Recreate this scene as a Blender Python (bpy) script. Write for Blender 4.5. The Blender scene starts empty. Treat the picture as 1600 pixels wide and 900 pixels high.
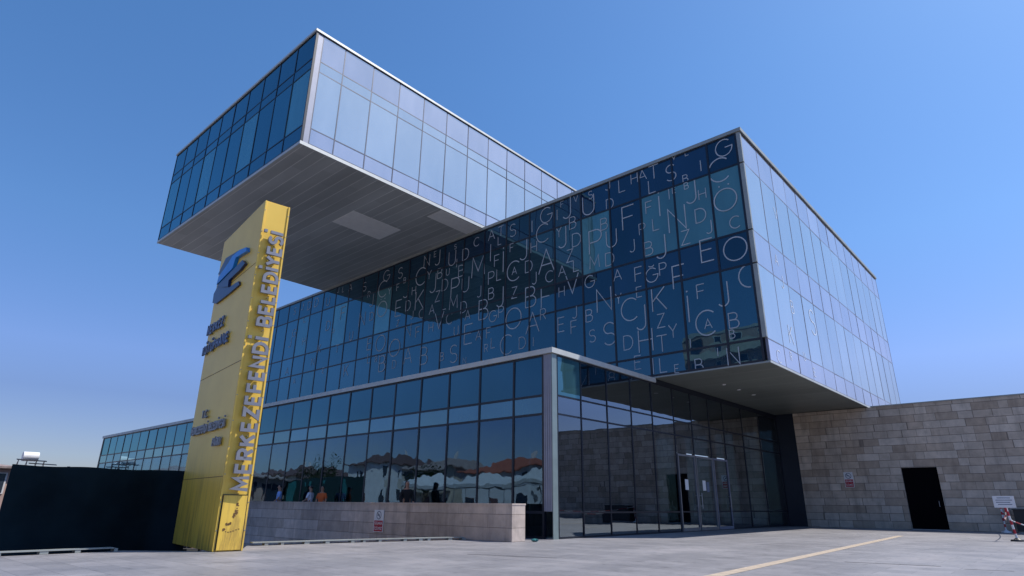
import bpy, bmesh, math, random
from mathutils import Vector, Matrix
random.seed(7)
S = bpy.context.scene
COL = S.collection
R = math.radians

# ------------------------------------------------------------------ camera
cam = bpy.data.cameras.new('camera')
camo = bpy.data.objects.new('camera', cam)
COL.objects.link(camo)
EYE = 0.96
AX_R = Vector((0.750379, 0.660956, 0.008317))
AX_U = Vector((0.216639, -0.257797, 0.941599))
AX_F = Vector((-0.624499, 0.704754, 0.336634))
m = Matrix((AX_R, AX_U, -AX_F)).transposed().to_4x4()
m.translation = Vector((0, 0, EYE))
camo.matrix_world = m
cam.sensor_width = 36
cam.lens = 944.4 / 1600 * 36
cam.shift_x = -12.6 / 1600
cam.shift_y = 0.0
cam.clip_end = 6000
cam.clip_start = 0.05
S.camera = camo

# ------------------------------------------------------------------ sky and sun
SUN = Vector((2.62, 2.96, 5.7)).normalized()
SUN_EL = math.asin(SUN.z)
SUN_AZ = math.atan2(SUN.x, SUN.y)
w = bpy.data.worlds.new('World')
S.world = w
w.use_nodes = True
nt = w.node_tree
bg = nt.nodes['Background']
sky = nt.nodes.new('ShaderNodeTexSky')
sky.sky_type = 'NISHITA'
sky.sun_disc = False
sky.sun_elevation = SUN_EL
sky.sun_rotation = SUN_AZ
sky.altitude = 200
sky.air_density = 1.0
sky.dust_density = 0.6
sky.ozone_density = 2.2
hs_ = nt.nodes.new('ShaderNodeHueSaturation')
hs_.inputs['Saturation'].default_value = 1.22
hs_.inputs['Hue'].default_value = 0.51
nt.links.new(sky.outputs[0], hs_.inputs['Color'])
tcn = nt.nodes.new('ShaderNodeTexCoord'); sxn = nt.nodes.new('ShaderNodeSeparateXYZ')
nt.links.new(tcn.outputs['Generated'], sxn.inputs[0])
rpn = nt.nodes.new('ShaderNodeValToRGB'); els = rpn.color_ramp.elements
for i_, (p_, c_) in enumerate([(0.0, (.36, .36, .49)), (.14, (.46, .45, .57)), (.2, (.66, .63, .73)), (.37, (.76, .85, .84)), (.62, (.83, .98, .92)), (1.0, (.9, 1.03, .95))]):
    e_ = els[i_] if i_ < 2 else els.new(p_)
    e_.position = p_; e_.color = (*c_, 1)
nt.links.new(sxn.outputs[2], rpn.inputs[0])
mxn = nt.nodes.new('ShaderNodeMix'); mxn.data_type = 'RGBA'; mxn.blend_type = 'MULTIPLY'; mxn.inputs[0].default_value = 1
nt.links.new(hs_.outputs[0], mxn.inputs[6]); nt.links.new(rpn.outputs[0], mxn.inputs[7])
nt.links.new(mxn.outputs[2], bg.inputs[0])
bg.inputs[1].default_value = 0.14
sl = bpy.data.lights.new('sun', 'SUN')
sl.energy = 3.8
sl.angle = R(0.53)
sl.color = (1.0, 0.95, 0.88)
so = bpy.data.objects.new('sun', sl)
COL.objects.link(so)
so.location = (30, 30, 60)
so.rotation_euler = (-SUN).to_track_quat('-Z', 'Y').to_euler()
S.view_settings.view_transform = 'Standard'
S.view_settings.look = 'None'
S.view_settings.exposure = 0.55
S.view_settings.gamma = 1.0
S.cycles.caustics_reflective = False
S.cycles.caustics_refractive = False
S.cycles.max_bounces = 8
S.cycles.use_denoising = True

# ------------------------------------------------------------------ helpers
def tag(o, label=None, cat=None, group=None, kind=None):
    if label: o['label'] = label
    if cat: o['category'] = cat
    if group: o['group'] = group
    if kind: o['kind'] = kind
    return o

def empty(name, loc=(0, 0, 0), rz=0, parent=None):
    o = bpy.data.objects.new(name, None)
    COL.objects.link(o)
    o.location = loc
    o.rotation_euler = (0, 0, rz)
    if parent: o.parent = parent
    return o

def obj(name, bm, mat, parent=None, smooth=False, bevel=0):
    bmesh.ops.recalc_face_normals(bm, faces=bm.faces[:])
    if bevel:
        bmesh.ops.bevel(bm, geom=bm.edges[:], offset=bevel, segments=2, affect='EDGES', clamp_overlap=True)
    me = bpy.data.meshes.new(name)
    bm.to_mesh(me)
    bm.free()
    if smooth:
        for p in me.polygons: p.use_smooth = True
    mats = mat if isinstance(mat, (list, tuple)) else [mat]
    for x in mats: me.materials.append(x)
    o = bpy.data.objects.new(name, me)
    COL.objects.link(o)
    if parent:
        o.parent = parent
        # meshes are written in world coordinates unless the caller says otherwise
    return o

def wobj(name, bm, mat, root, parent=None, smooth=False, bevel=0):
    """bm is in world coordinates; shift it so it sits right under root (at root.location, no rotation)"""
    bmesh.ops.translate(bm, verts=bm.verts[:], vec=-Vector(root.location))
    return obj(name, bm, mat, parent or root, smooth, bevel)

def box(bm, x0, x1, y0, y1, z0, z1, mi=0):
    v = [bm.verts.new(p) for p in ((x0, y0, z0), (x1, y0, z0), (x1, y1, z0), (x0, y1, z0), (x0, y0, z1), (x1, y0, z1), (x1, y1, z1), (x0, y1, z1))]
    for f in ((0, 3, 2, 1), (4, 5, 6, 7), (0, 1, 5, 4), (1, 2, 6, 5), (2, 3, 7, 6), (3, 0, 4, 7)):
        bm.faces.new([v[i] for i in f]).material_index = mi
    return v

def B(*a, bm=None):
    bm = bm or bmesh.new()
    box(bm, *a)
    return bm

def cyl(bm, p0, p1, r0, r1=None, n=12, cap=True):
    p0, p1 = Vector(p0), Vector(p1)
    r1 = r0 if r1 is None else r1
    d = (p1 - p0).normalized()
    a = d.orthogonal().normalized(); b = d.cross(a)
    A = [bm.verts.new(p0 + (a * math.cos(t) + b * math.sin(t)) * r0) for t in [2 * math.pi * i / n for i in range(n)]]
    C = [bm.verts.new(p1 + (a * math.cos(t) + b * math.sin(t)) * r1) for t in [2 * math.pi * i / n for i in range(n)]]
    for i in range(n):
        bm.faces.new((A[i], A[(i + 1) % n], C[(i + 1) % n], C[i]))
    if cap:
        bm.faces.new(A[::-1]); bm.faces.new(C)

def prism(bm, pts, d):
    """pts: list of Vectors in a plane, extruded by vector d"""
    d = Vector(d)
    a = [bm.verts.new(p) for p in pts]; b = [bm.verts.new(Vector(p) + d) for p in pts]
    n = len(pts)
    bm.faces.new(a); bm.faces.new(b[::-1])
    for i in range(n): bm.faces.new((a[i], b[i], b[(i + 1) % n], a[(i + 1) % n]))

# ------------------------------------------------------------------ materials
class NT:
    def __init__(s, name):
        s.m = bpy.data.materials.new(name)
        s.m.use_nodes = True
        s.t = s.m.node_tree
        s.n = s.t.nodes
        s.p = s.n['Principled BSDF']
        s.out = s.n['Material Output']
    def N(s, kind, **kw):
        n = s.n.new(kind)
        for k, v in kw.items():
            if k.startswith('i_'):
                key = k[2:]
                key = int(key) if key.isdigit() else key.replace('_', ' ')
                n.inputs[key].default_value = v
            else: setattr(n, k, v)
        return n
    def L(s, a, b): s.t.links.new(a, b)
    def pos(s, scale=(1, 1, 1)):
        g = s.N('ShaderNodeNewGeometry')
        mp = s.N('ShaderNodeMapping'); mp.inputs['Scale'].default_value = scale
        s.L(g.outputs['Position'], mp.inputs[0])
        return mp.outputs[0]
    def noise(s, vec, scale, detail=4, rough=0.55):
        n = s.N('ShaderNodeTexNoise')
        n.inputs['Scale'].default_value = scale; n.inputs['Detail'].default_value = detail; n.inputs['Roughness'].default_value = rough
        if vec: s.L(vec, n.inputs['Vector'])
        return n.outputs[0]
    def ramp(s, fac, stops):
        r = s.N('ShaderNodeValToRGB')
        e = r.color_ramp.elements
        while len(e) > len(stops): e.remove(e[-1])
        while len(e) < len(stops): e.new(0.5)
        for i, (p, c) in enumerate(stops):
            e[i].position = p; e[i].color = (*c, 1)
        s.L(fac, r.inputs[0])
        return r.outputs[0]
    def mix(s, fac, a, b, mode='MIX'):
        x = s.N('ShaderNodeMix', data_type='RGBA', blend_type=mode)
        for i, v in ((0, fac), (6, a), (7, b)):
            if hasattr(v, 'is_linked') or hasattr(v, 'links'): s.L(v, x.inputs[i])
            else: x.inputs[i].default_value = v if i == 0 else (*v, 1)
        return x.outputs[2]
    def bump(s, h, strength, dist, to=None):
        b = s.N('ShaderNodeBump'); b.inputs['Strength'].default_value = strength; b.inputs['Distance'].default_value = dist
        s.L(h, b.inputs['Height'])
        s.L(b.outputs[0], to or s.p.inputs['Normal'])
        return b.outputs[0]

def plain(name, col, rough=0.6, metal=0.0, var=0.12, scale=3.0, bump=0.0, spec=0.5):
    t = NT(name)
    n = t.noise(t.pos(), scale, 5)
    c = t.ramp(n, [(0.3, tuple(x * (1 - var) for x in col)), (0.7, tuple(min(1, x * (1 + var)) for x in col))])
    t.L(c, t.p.inputs['Base Color'])
    t.p.inputs['Roughness'].default_value = rough
    t.p.inputs['Metallic'].default_value = metal
    t.p.inputs['Specular IOR Level'].default_value = spec
    if bump: t.bump(t.noise(t.pos(), scale * 8, 4), bump, 0.01)
    return t.m

def glass(name, base, r0, tint, wave=0.02, see=0.0, seecol=(0.3, 0.4, 0.45), graz=0.9, rough=0.0, vary=1.0):
    """coated facade glass: mirror layer over a dark body, optionally see-through"""
    t = NT(name)
    t.n.remove(t.p)
    fr = t.N('ShaderNodeLayerWeight'); fr.inputs['Blend'].default_value = 0.5
    pw = t.N('ShaderNodeMath', operation='POWER'); pw.inputs[1].default_value = 2.8
    t.L(fr.outputs['Facing'], pw.inputs[0])
    mr = t.N('ShaderNodeMapRange'); mr.inputs[1].default_value = 0.0; mr.inputs[2].default_value = 1.0
    mr.inputs[3].default_value = r0; mr.inputs[4].default_value = graz
    t.L(pw.outputs[0], mr.inputs[0])
    gl = t.N('ShaderNodeBsdfGlossy'); gl.inputs['Roughness'].default_value = rough; gl.inputs['Color'].default_value = (*tint, 1)
    df = t.N('ShaderNodeBsdfDiffuse')
    n0 = t.noise(t.pos((1, 1, 0.35)), 0.9, 3)
    c = t.ramp(n0, [(0.3, tuple(x * 0.8 for x in base)), (0.7, tuple(x * 1.2 for x in base))])
    gi = t.N('ShaderNodeNewGeometry'); oi = t.N('ShaderNodeObjectInfo')
    ra = t.N('ShaderNodeMath', operation='ADD'); t.L(gi.outputs['Random Per Island'], ra.inputs[0]); t.L(oi.outputs['Random'], ra.inputs[1])
    rf_ = t.N('ShaderNodeMath', operation='FRACT'); t.L(ra.outputs[0], rf_.inputs[0])
    c = t.mix(vary, c, t.ramp(rf_.outputs[0], [(0, (0.6, 0.62, 0.68)), (0.5, (1, 1, 1)), (0.85, (1.2, 1.22, 1.22)), (1.0, (1.45, 1.5, 1.5))]), 'MULTIPLY')
    t.L(c, df.inputs['Color'])
    gl_c = t.mix(vary, tint, t.ramp(rf_.outputs[0], [(0, (0.86, 0.88, 0.90)), (1.0, (1.0, 1.0, 1.0))]), 'MULTIPLY')
    t.L(gl_c, gl.inputs['Color'])
    h = t.noise(t.pos((1, 1, 0.6)), 0.55, 2, 0.4)
    h2 = t.noise(t.pos((1, 1, 1)), 2.2, 1, 0.3)
    ad = t.N('ShaderNodeMath', operation='MULTIPLY_ADD'); t.L(h2, ad.inputs[0]); ad.inputs[1].default_value = 0.12; t.L(h, ad.inputs[2])
    b = t.N('ShaderNodeBump'); b.inputs['Strength'].default_value = 1.0; b.inputs['Distance'].default_value = wave
    t.L(ad.outputs[0], b.inputs['Height'])
    t.L(b.outputs[0], gl.inputs['Normal']); t.L(b.outputs[0], fr.inputs['Normal'])
    body = df.outputs[0]
    if see > 0:
        tr = t.N('ShaderNodeBsdfTransparent'); tr.inputs['Color'].default_value = (*seecol, 1)
        mx = t.N('ShaderNodeMixShader'); mx.inputs[0].default_value = see
        t.L(df.outputs[0], mx.inputs[1]); t.L(tr.outputs[0], mx.inputs[2])
        body = mx.outputs[0]
    m2 = t.N('ShaderNodeMixShader')
    t.L(mr.outputs[0], m2.inputs[0]); t.L(body, m2.inputs[1]); t.L(gl.outputs[0], m2.inputs[2])
    t.L(m2.outputs[0], t.out.inputs[0])
    return t.m

GT = (0.40, 0.82, 0.96)
M = {}
M['glass_navy'] = glass('coated glass over navy spandrel', (0.006, 0.012, 0.04), 0.08, GT, 0.008)
M['glass_blue'] = glass('coated vision glass', (0.006, 0.022, 0.045), 0.12, GT, 0.010)
M['glass_teal'] = glass('coated glass over pale blind', (0.055, 0.14, 0.16), 0.11, GT, 0.010)
M['glass_side'] = glass('coated side glass with dust film', (0.27, 0.28, 0.29), 0.60, (1.0, 0.96, 0.90), 0.010, rough=0.03, vary=0.35)  # paler than the front glass: sunlit dust and sky glare put into its colour
M['glass_side_low'] = glass('coated side spandrel glass', (0.33, 0.31, 0.35), 0.54, (1.0, 0.92, 0.90), 0.010, rough=0.03, vary=0.35)  # spandrel copy, the same sky glare painted in
M['glass_lobby'] = glass('tinted lobby glass', (0.006, 0.015, 0.025), 0.13, (0.5, 0.78, 1.0), 0.018, see=0.9, seecol=(0.22, 0.33, 0.38))
M['glass_lobby_side'] = glass('tinted lobby side glass', (0.01, 0.015, 0.025), 0.20, (0.75, 0.85, 0.95), 0.006, see=0.9, seecol=(0.15, 0.21, 0.23))
M['glass_band'] = glass('pale transom glass', (0.03, 0.07, 0.10), 0.20, (0.52, 0.84, 0.96), 0.010)
M['frame_dark'] = plain('dark anodised frame', (0.006, 0.010, 0.022), 0.4, 0.1)
M['frame_grey'] = plain('grey silicone joint', (0.17, 0.18, 0.24), 0.5)
M['alu'] = plain('light aluminium cladding', (0.48, 0.50, 0.50), 0.5, 0.2, 0.08)
M['frame_mid'] = plain('slate blue frame', (0.05, 0.06, 0.10), 0.45, 0.2)
M['alu_corner'] = plain('grey blue corner aluminium', (0.24, 0.26, 0.34), 0.5, 0.2, 0.08)
M['alu_dull'] = plain('dull aluminium coping', (0.30, 0.32, 0.31), 0.5, 0.3, 0.12, 1.5)
M['core'] = plain('dark core lining', (0.02, 0.02, 0.025), 0.8)
M['roofing'] = plain('grey roof membrane', (0.3, 0.3, 0.3), 0.9)
M['frit'] = plain('white ceramic frit lettering', (0.40, 0.44, 0.49), 0.7, 0, 0.15, 1.2)
M['frit_faint'] = plain('faint frit lettering', (0.60, 0.66, 0.78), 0.6)

def soffit_mat(name, c0, seam, pitch, var=0.15):
    t = NT(name)
    g = t.N('ShaderNodeNewGeometry'); sp = t.N('ShaderNodeSeparateXYZ'); t.L(g.outputs['Position'], sp.inputs[0])
    d = t.N('ShaderNodeMath', operation='DIVIDE'); t.L(sp.outputs[1], d.inputs[0]); d.inputs[1].default_value = pitch
    fl = t.N('ShaderNodeMath', operation='FLOOR'); t.L(d.outputs[0], fl.inputs[0])
    frc = t.N('ShaderNodeMath', operation='FRACT'); t.L(d.outputs[0], frc.inputs[0])
    # plank joints along X too
    wn = t.N('ShaderNodeTexWhiteNoise', noise_dimensions='2D')
    dx = t.N('ShaderNodeMath', operation='DIVIDE'); t.L(sp.outputs[0], dx.inputs[0]); dx.inputs[1].default_value = 3.2
    ad = t.N('ShaderNodeMath', operation='MULTIPLY_ADD'); t.L(fl.outputs[0], ad.inputs[0]); ad.inputs[1].default_value = 0.37; t.L(dx.outputs[0], ad.inputs[2])
    fx = t.N('ShaderNodeMath', operation='FLOOR'); t.L(ad.outputs[0], fx.inputs[0])
    cb = t.N('ShaderNodeCombineXYZ'); t.L(fl.outputs[0], cb.inputs[0]); t.L(fx.outputs[0], cb.inputs[1])
    t.L(cb.outputs[0], wn.inputs[0])
    base = t.ramp(wn.outputs[0], [(0, tuple(x * (1 - var) for x in c0)), (1, tuple(x * (1 + var) for x in c0))])
    st = t.N('ShaderNodeMath', operation='LESS_THAN'); t.L(frc.outputs[0], st.inputs[0]); st.inputs[1].default_value = 0.075
    sn = t.noise(t.pos((0.35, 1.7, 1)), 1.1, 3)
    sm = t.N('ShaderNodeMath', operation='MULTIPLY'); t.L(st.outputs[0], sm.inputs[0]); t.L(sn, sm.inputs[1])
    c = t.mix(sm.outputs[0], base, seam)
    st2 = t.noise(t.pos((0.3, 1, 1)), 0.5, 4)
    c = t.mix(0.35, c, t.ramp(st2, [(0.3, (0.25, 0.25, 0.25)), (0.7, (1, 1, 1))]), 'MULTIPLY')
    t.L(c, t.p.inputs['Base Color'])
    t.p.inputs['Roughness'].default_value = 0.45
    t.p.inputs['Metallic'].default_value = 0.1
    return t.m
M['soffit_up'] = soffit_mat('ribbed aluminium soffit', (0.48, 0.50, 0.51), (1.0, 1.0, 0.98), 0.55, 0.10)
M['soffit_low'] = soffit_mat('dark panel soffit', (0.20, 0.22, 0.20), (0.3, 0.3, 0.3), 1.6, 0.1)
M['soffit_patch'] = plain('lighter soffit panel', (0.80, 0.81, 0.82), 0.5, 0.0, 0.05)

def stone(name, bw, bh, cols, off=0.5, axis='x', mort=0.012, mcol=(0.12, 0.105, 0.095)):
    t = NT(name)
    g = t.N('ShaderNodeNewGeometry'); sp = t.N('ShaderNodeSeparateXYZ'); t.L(g.outputs['Position'], sp.inputs[0])
    # x and y both run along the horizontal joint direction so every side shows coursing
    ad = t.N('ShaderNodeMath', operation='ADD'); t.L(sp.outputs[0], ad.inputs[0]); t.L(sp.outputs[1], ad.inputs[1])
    cb = t.N('ShaderNodeCombineXYZ'); t.L(ad.outputs[0], cb.inputs[0]); t.L(sp.outputs[2], cb.inputs[1])
    # random length per course
    fl = t.N('ShaderNodeMath', operation='DIVIDE'); t.L(sp.outputs[2], fl.inputs[0]); fl.inputs[1].default_value = bh
    f2 = t.N('ShaderNodeMath', operation='FLOOR'); t.L(fl.outputs[0], f2.inputs[0])
    wn = t.N('ShaderNodeTexWhiteNoise', noise_dimensions='1D'); t.L(f2.outputs[0], wn.inputs['W'])
    sh = t.N('ShaderNodeMath', operation='MULTIPLY_ADD'); t.L(wn.outputs[0], sh.inputs[0]); sh.inputs[1].default_value = bw * 3; t.L(ad.outputs[0], sh.inputs[2])
    nz = t.N('ShaderNodeTexNoise', noise_dimensions='2D'); nz.inputs['Scale'].default_value = 0.8
    nc = t.N('ShaderNodeCombineXYZ'); t.L(sh.outputs[0], nc.inputs[0]); t.L(f2.outputs[0], nc.inputs[1]); t.L(nc.outputs[0], nz.inputs['Vector'])
    sh2 = t.N('ShaderNodeMath', operation='MULTIPLY_ADD'); t.L(nz.outputs[0], sh2.inputs[0]); sh2.inputs[1].default_value = bw * 2.0; t.L(sh.outputs[0], sh2.inputs[2])
    cb2 = t.N('ShaderNodeCombineXYZ'); t.L(sh2.outputs[0], cb2.inputs[0]); t.L(sp.outputs[2], cb2.inputs[1])
    br = t.N('ShaderNodeTexBrick'); br.offset = 0.5
    t.L(cb2.outputs[0], br.inputs['Vector'])
    br.inputs['Color1'].default_value = (0, 0, 0, 1); br.inputs['Color2'].default_value = (1, 1, 1, 1); br.inputs['Mortar'].default_value = (0, 0, 0, 1)
    br.inputs['Scale'].default_value = 1.0; br.inputs['Mortar Size'].default_value = mort; br.inputs['Mortar Smooth'].default_value = 0.3
    br.inputs['Brick Width'].default_value = bw; br.inputs['Row Height'].default_value = bh; br.inputs['Bias'].default_value = 0
    col = t.ramp(br.outputs['Color'], cols)
    n1 = t.noise(t.pos(), 3.0, 8, 0.65)
    col = t.mix(0.55, col, t.ramp(n1, [(0.25, (0.45, 0.44, 0.42)), (0.75, (1.15, 1.12, 1.1))]), 'MULTIPLY')
    n2 = t.noise(t.pos((1, 1, 0.4)), 0.35, 4)
    col = t.mix(0.6, col, t.ramp(n2, [(0.3, (0.65, 0.66, 0.7)), (0.7, (1.1, 1.03, 0.98))]), 'MULTIPLY')
    n3 = t.noise(t.pos((2.5, 2.5, 0.25)), 1.0, 6, 0.7)
    col = t.mix(0.7, col, t.ramp(n3, [(0.32, (0.62, 0.62, 0.63)), (0.5, (1, 1, 1)), (0.8, (1.08, 1.06, 1.04))]), 'MULTIPLY')
    mf = t.N('ShaderNodeMath', operation='MULTIPLY'); t.L(br.outputs['Fac'], mf.inputs[0]); mf.inputs[1].default_value = 0.6
    col = t.mix(mf.outputs[0], col, mcol)
    t.L(col, t.p.inputs['Base Color'])
    t.p.inputs['Roughness'].default_value = 0.85
    iv = t.N('ShaderNodeMath', operation='MULTIPLY_ADD'); t.L(br.outputs['Fac'], iv.inputs[0]); iv.inputs[1].default_value = -1.0
    t.L(n1, iv.inputs[2])
    t.bump(iv.outputs[0], 0.6, 0.02)
    return t.m
M['stone'] = stone('mixed travertine blockwork', 0.75, 0.345, [(0, (0.48, 0.395, 0.315)), (0.3, (0.60, 0.51, 0.42)), (0.6, (0.63, 0.55, 0.465)), (1.0, (0.74, 0.66, 0.57))])
M['stone_low'] = stone('smooth travertine parapet blocks', 1.5, 0.345, [(0, (0.47, 0.40, 0.36)), (0.5, (0.56, 0.49, 0.45)), (1.0, (0.66, 0.58, 0.54))], mort=0.008)

def paving():
    t = NT('stone plaza paving')
    g = t.pos()
    br = t.N('ShaderNodeTexBrick'); br.offset = 0.5
    t.L(g, br.inputs['Vector'])
    br.inputs['Color1'].default_value = (0.215, 0.21, 0.22, 1); br.inputs['Color2'].default_value = (0.275, 0.265, 0.275, 1); br.inputs['Mortar'].default_value = (0.15, 0.145, 0.155, 1)
    br.inputs['Scale'].default_value = 1; br.inputs['Mortar Size'].default_value = 0.006; br.inputs['Brick Width'].default_value = 0.9; br.inputs['Row Height'].default_value = 0.45
    n1 = t.noise(t.pos((1, 0.4, 1)), 0.6, 6, 0.6)
    c = t.mix(0.75, br.outputs['Color'], t.ramp(n1, [(0.3, (0.72, 0.72, 0.75)), (0.55, (0.95, 0.95, 0.97)), (0.75, (1.25, 1.2, 1.2))]), 'MULTIPLY')
    n2 = t.noise(t.pos(), 6, 8, 0.7)
    c = t.mix(0.5, c, t.ramp(n2, [(0.3, (0.75, 0.75, 0.75)), (0.7, (1.15, 1.15, 1.15))]), 'MULTIPLY')
    n3 = t.noise(t.pos((1, 1, 1)), 1.7, 7, 0.75)
    c = t.mix(0.8, c, t.ramp(n3, [(0.36, (0.72, 0.72, 0.72)), (0.46, (1, 1, 1)), (0.7, (1.04, 1.03, 1.03))]), 'MULTIPLY')
    vo = t.N('ShaderNodeTexVoronoi'); vo.inputs['Scale'].default_value = 1.3; t.L(t.pos(), vo.inputs['Vector'])
    c = t.mix(1.0, c, t.ramp(vo.outputs['Distance'], [(0.03, (0.55, 0.55, 0.55)), (0.045, (1, 1, 1))]), 'MULTIPLY')
    t.L(c, t.p.inputs['Base Color'])
    r = t.ramp(n1, [(0.3, (0.42,) * 3), (0.7, (0.6,) * 3)])
    t.L(r, t.p.inputs['Roughness'])
    t.bump(n2, 0.25, 0.01)
    return t.m
M['paving'] = paving()
M['earth'] = plain('distant dusty ground', (0.28, 0.25, 0.22), 0.95, 0, 0.2, 0.2)
M['concrete'] = plain('pale concrete', (0.42, 0.41, 0.42), 0.8, 0, 0.15, 4, 0.3)
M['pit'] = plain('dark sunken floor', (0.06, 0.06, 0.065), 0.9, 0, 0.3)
M['tactile'] = plain('cream tactile paving', (0.42, 0.34, 0.26), 0.8, 0, 0.15, 5, 0.5)

def pylon_mat():
    t = NT('yellow painted sheet metal')
    n = t.noise(t.pos(), 1.2, 5)
    c = t.ramp(n, [(0.3, (0.76, 0.49, 0.07)), (0.7, (0.84, 0.56, 0.09))])
    # rust and run marks, streaked down
    s1 = t.noise(t.pos((5, 5, 0.5)), 1.3, 6, 0.7)
    g = t.N('ShaderNodeNewGeometry'); sp = t.N('ShaderNodeSeparateXYZ'); t.L(g.outputs['Position'], sp.inputs[0])
    low = t.N('ShaderNodeMapRange'); t.L(sp.outputs[2], low.inputs[0]); low.inputs[1].default_value = 2.2; low.inputs[2].default_value = 0.0
    mk = t.ramp(s1, [(0.47, (0, 0, 0)), (0.62, (1, 1, 1))])
    mm = t.N('ShaderNodeMath', operation='MULTIPLY'); t.L(mk, mm.inputs[0]); t.L(low.outputs[0], mm.inputs[1])
    mm2 = t.N('ShaderNodeMath', operation='MULTIPLY'); t.L(mm.outputs[0], mm2.inputs[0]); mm2.inputs[1].default_value = 0.75
    c = t.mix(mm2.outputs[0], c, (0.2, 0.11, 0.05))
    t.L(c, t.p.inputs['Base Color'])
    t.p.inputs['Roughness'].default_value = 0.42
    return t.m
M['yellow'] = pylon_mat()
M['letter_metal'] = plain('brushed metal lettering', (0.22, 0.225, 0.26), 0.45, 0.3)
M['letter_edge'] = plain('blue grey letter metal', (0.12, 0.15, 0.25), 0.45, 0.4)
M['emblem_blue'] = plain('bright blue emblem enamel', (0.01, 0.2, 0.62), 0.35)
M['emblem_navy'] = plain('navy emblem enamel', (0.008, 0.02, 0.09), 0.35)
M['scratch'] = plain('brown paint loss', (0.17, 0.09, 0.03), 0.8, 0, 0.3)
M['mesh_cloth'] = plain('dark green screen cloth', (0.011, 0.021, 0.028), 1.0, 0, 0.35, 0.8, spec=0.05)
M['steel'] = plain('galvanised steel', (0.3, 0.3, 0.32), 0.45, 0.8)
M['white'] = plain('white sign sheet', (0.7, 0.7, 0.72), 0.5, 0, 0.05)
M['red'] = plain('red sign paint', (0.40, 0.015, 0.03), 0.5)
M['void'] = plain('unlit black door paint', (0.003, 0.003, 0.005), 0.9, spec=0.05)  # black leaf colour stands in for the darkness of the doorway
M['black'] = plain('black paint', (0.015, 0.015, 0.018), 0.5)
M['bluetext'] = plain('blue grey print', (0.10, 0.13, 0.2), 0.6)
M['skin'] = plain('skin', (0.36, 0.2, 0.14), 0.6)
M['hair'] = plain('dark hair', (0.012, 0.01, 0.01), 0.6)
M['shirt_blue'] = plain('light blue shirt cloth', (0.25, 0.40, 0.75), 0.9)
M['shirt_white'] = plain('white shirt cloth', (0.62, 0.64, 0.75), 0.9)
M['shirt_orange'] = plain('orange shirt cloth', (0.62, 0.12, 0.03), 0.9)
M['shirt_black'] = plain('black robe cloth', (0.01, 0.01, 0.013), 0.9)
M['denim'] = plain('dark trousers', (0.02, 0.025, 0.045), 0.9)
M['plaster'] = plain('cream plaster', (0.5, 0.44, 0.38), 0.85, 0, 0.12, 1.0)
M['plaster_pink'] = plain('pink brown plaster', (0.42, 0.29, 0.25), 0.85, 0, 0.12, 1.0)
M['plaster_white'] = plain('white plaster', (0.62, 0.6, 0.6), 0.85, 0, 0.1, 1.0)
M['tile'] = plain('red roof tiles', (0.30, 0.085, 0.05), 0.8, 0, 0.25, 3)
M['tile_dark'] = plain('dark brown roof tiles', (0.09, 0.05, 0.045), 0.85, 0, 0.25, 3)
M['corner_teal'] = plain('grey green corner aluminium', (0.22, 0.28, 0.29), 0.35, 0.4, 0.08)
M['tile_grey'] = plain('weathered grey tiles', (0.24, 0.19, 0.18), 0.85, 0, 0.25, 3)
M['shutter'] = plain('brown window shutter', (0.12, 0.06, 0.06), 0.7)
M['pane'] = plain('dark window pane', (0.03, 0.04, 0.06), 0.1)
M['teal'] = plain('teal painted panel', (0.03, 0.17, 0.18), 0.5)
M['hoard'] = plain('dark green hoarding', (0.008, 0.03, 0.03), 0.6)
M['canvas'] = plain('white tent canvas', (0.5, 0.5, 0.52), 0.8)
M['bark'] = plain('brown bark', (0.10, 0.07, 0.045), 0.9)
M['leaf'] = plain('green leaves', (0.04, 0.075, 0.02), 0.7, 0, 0.4, 2)
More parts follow.
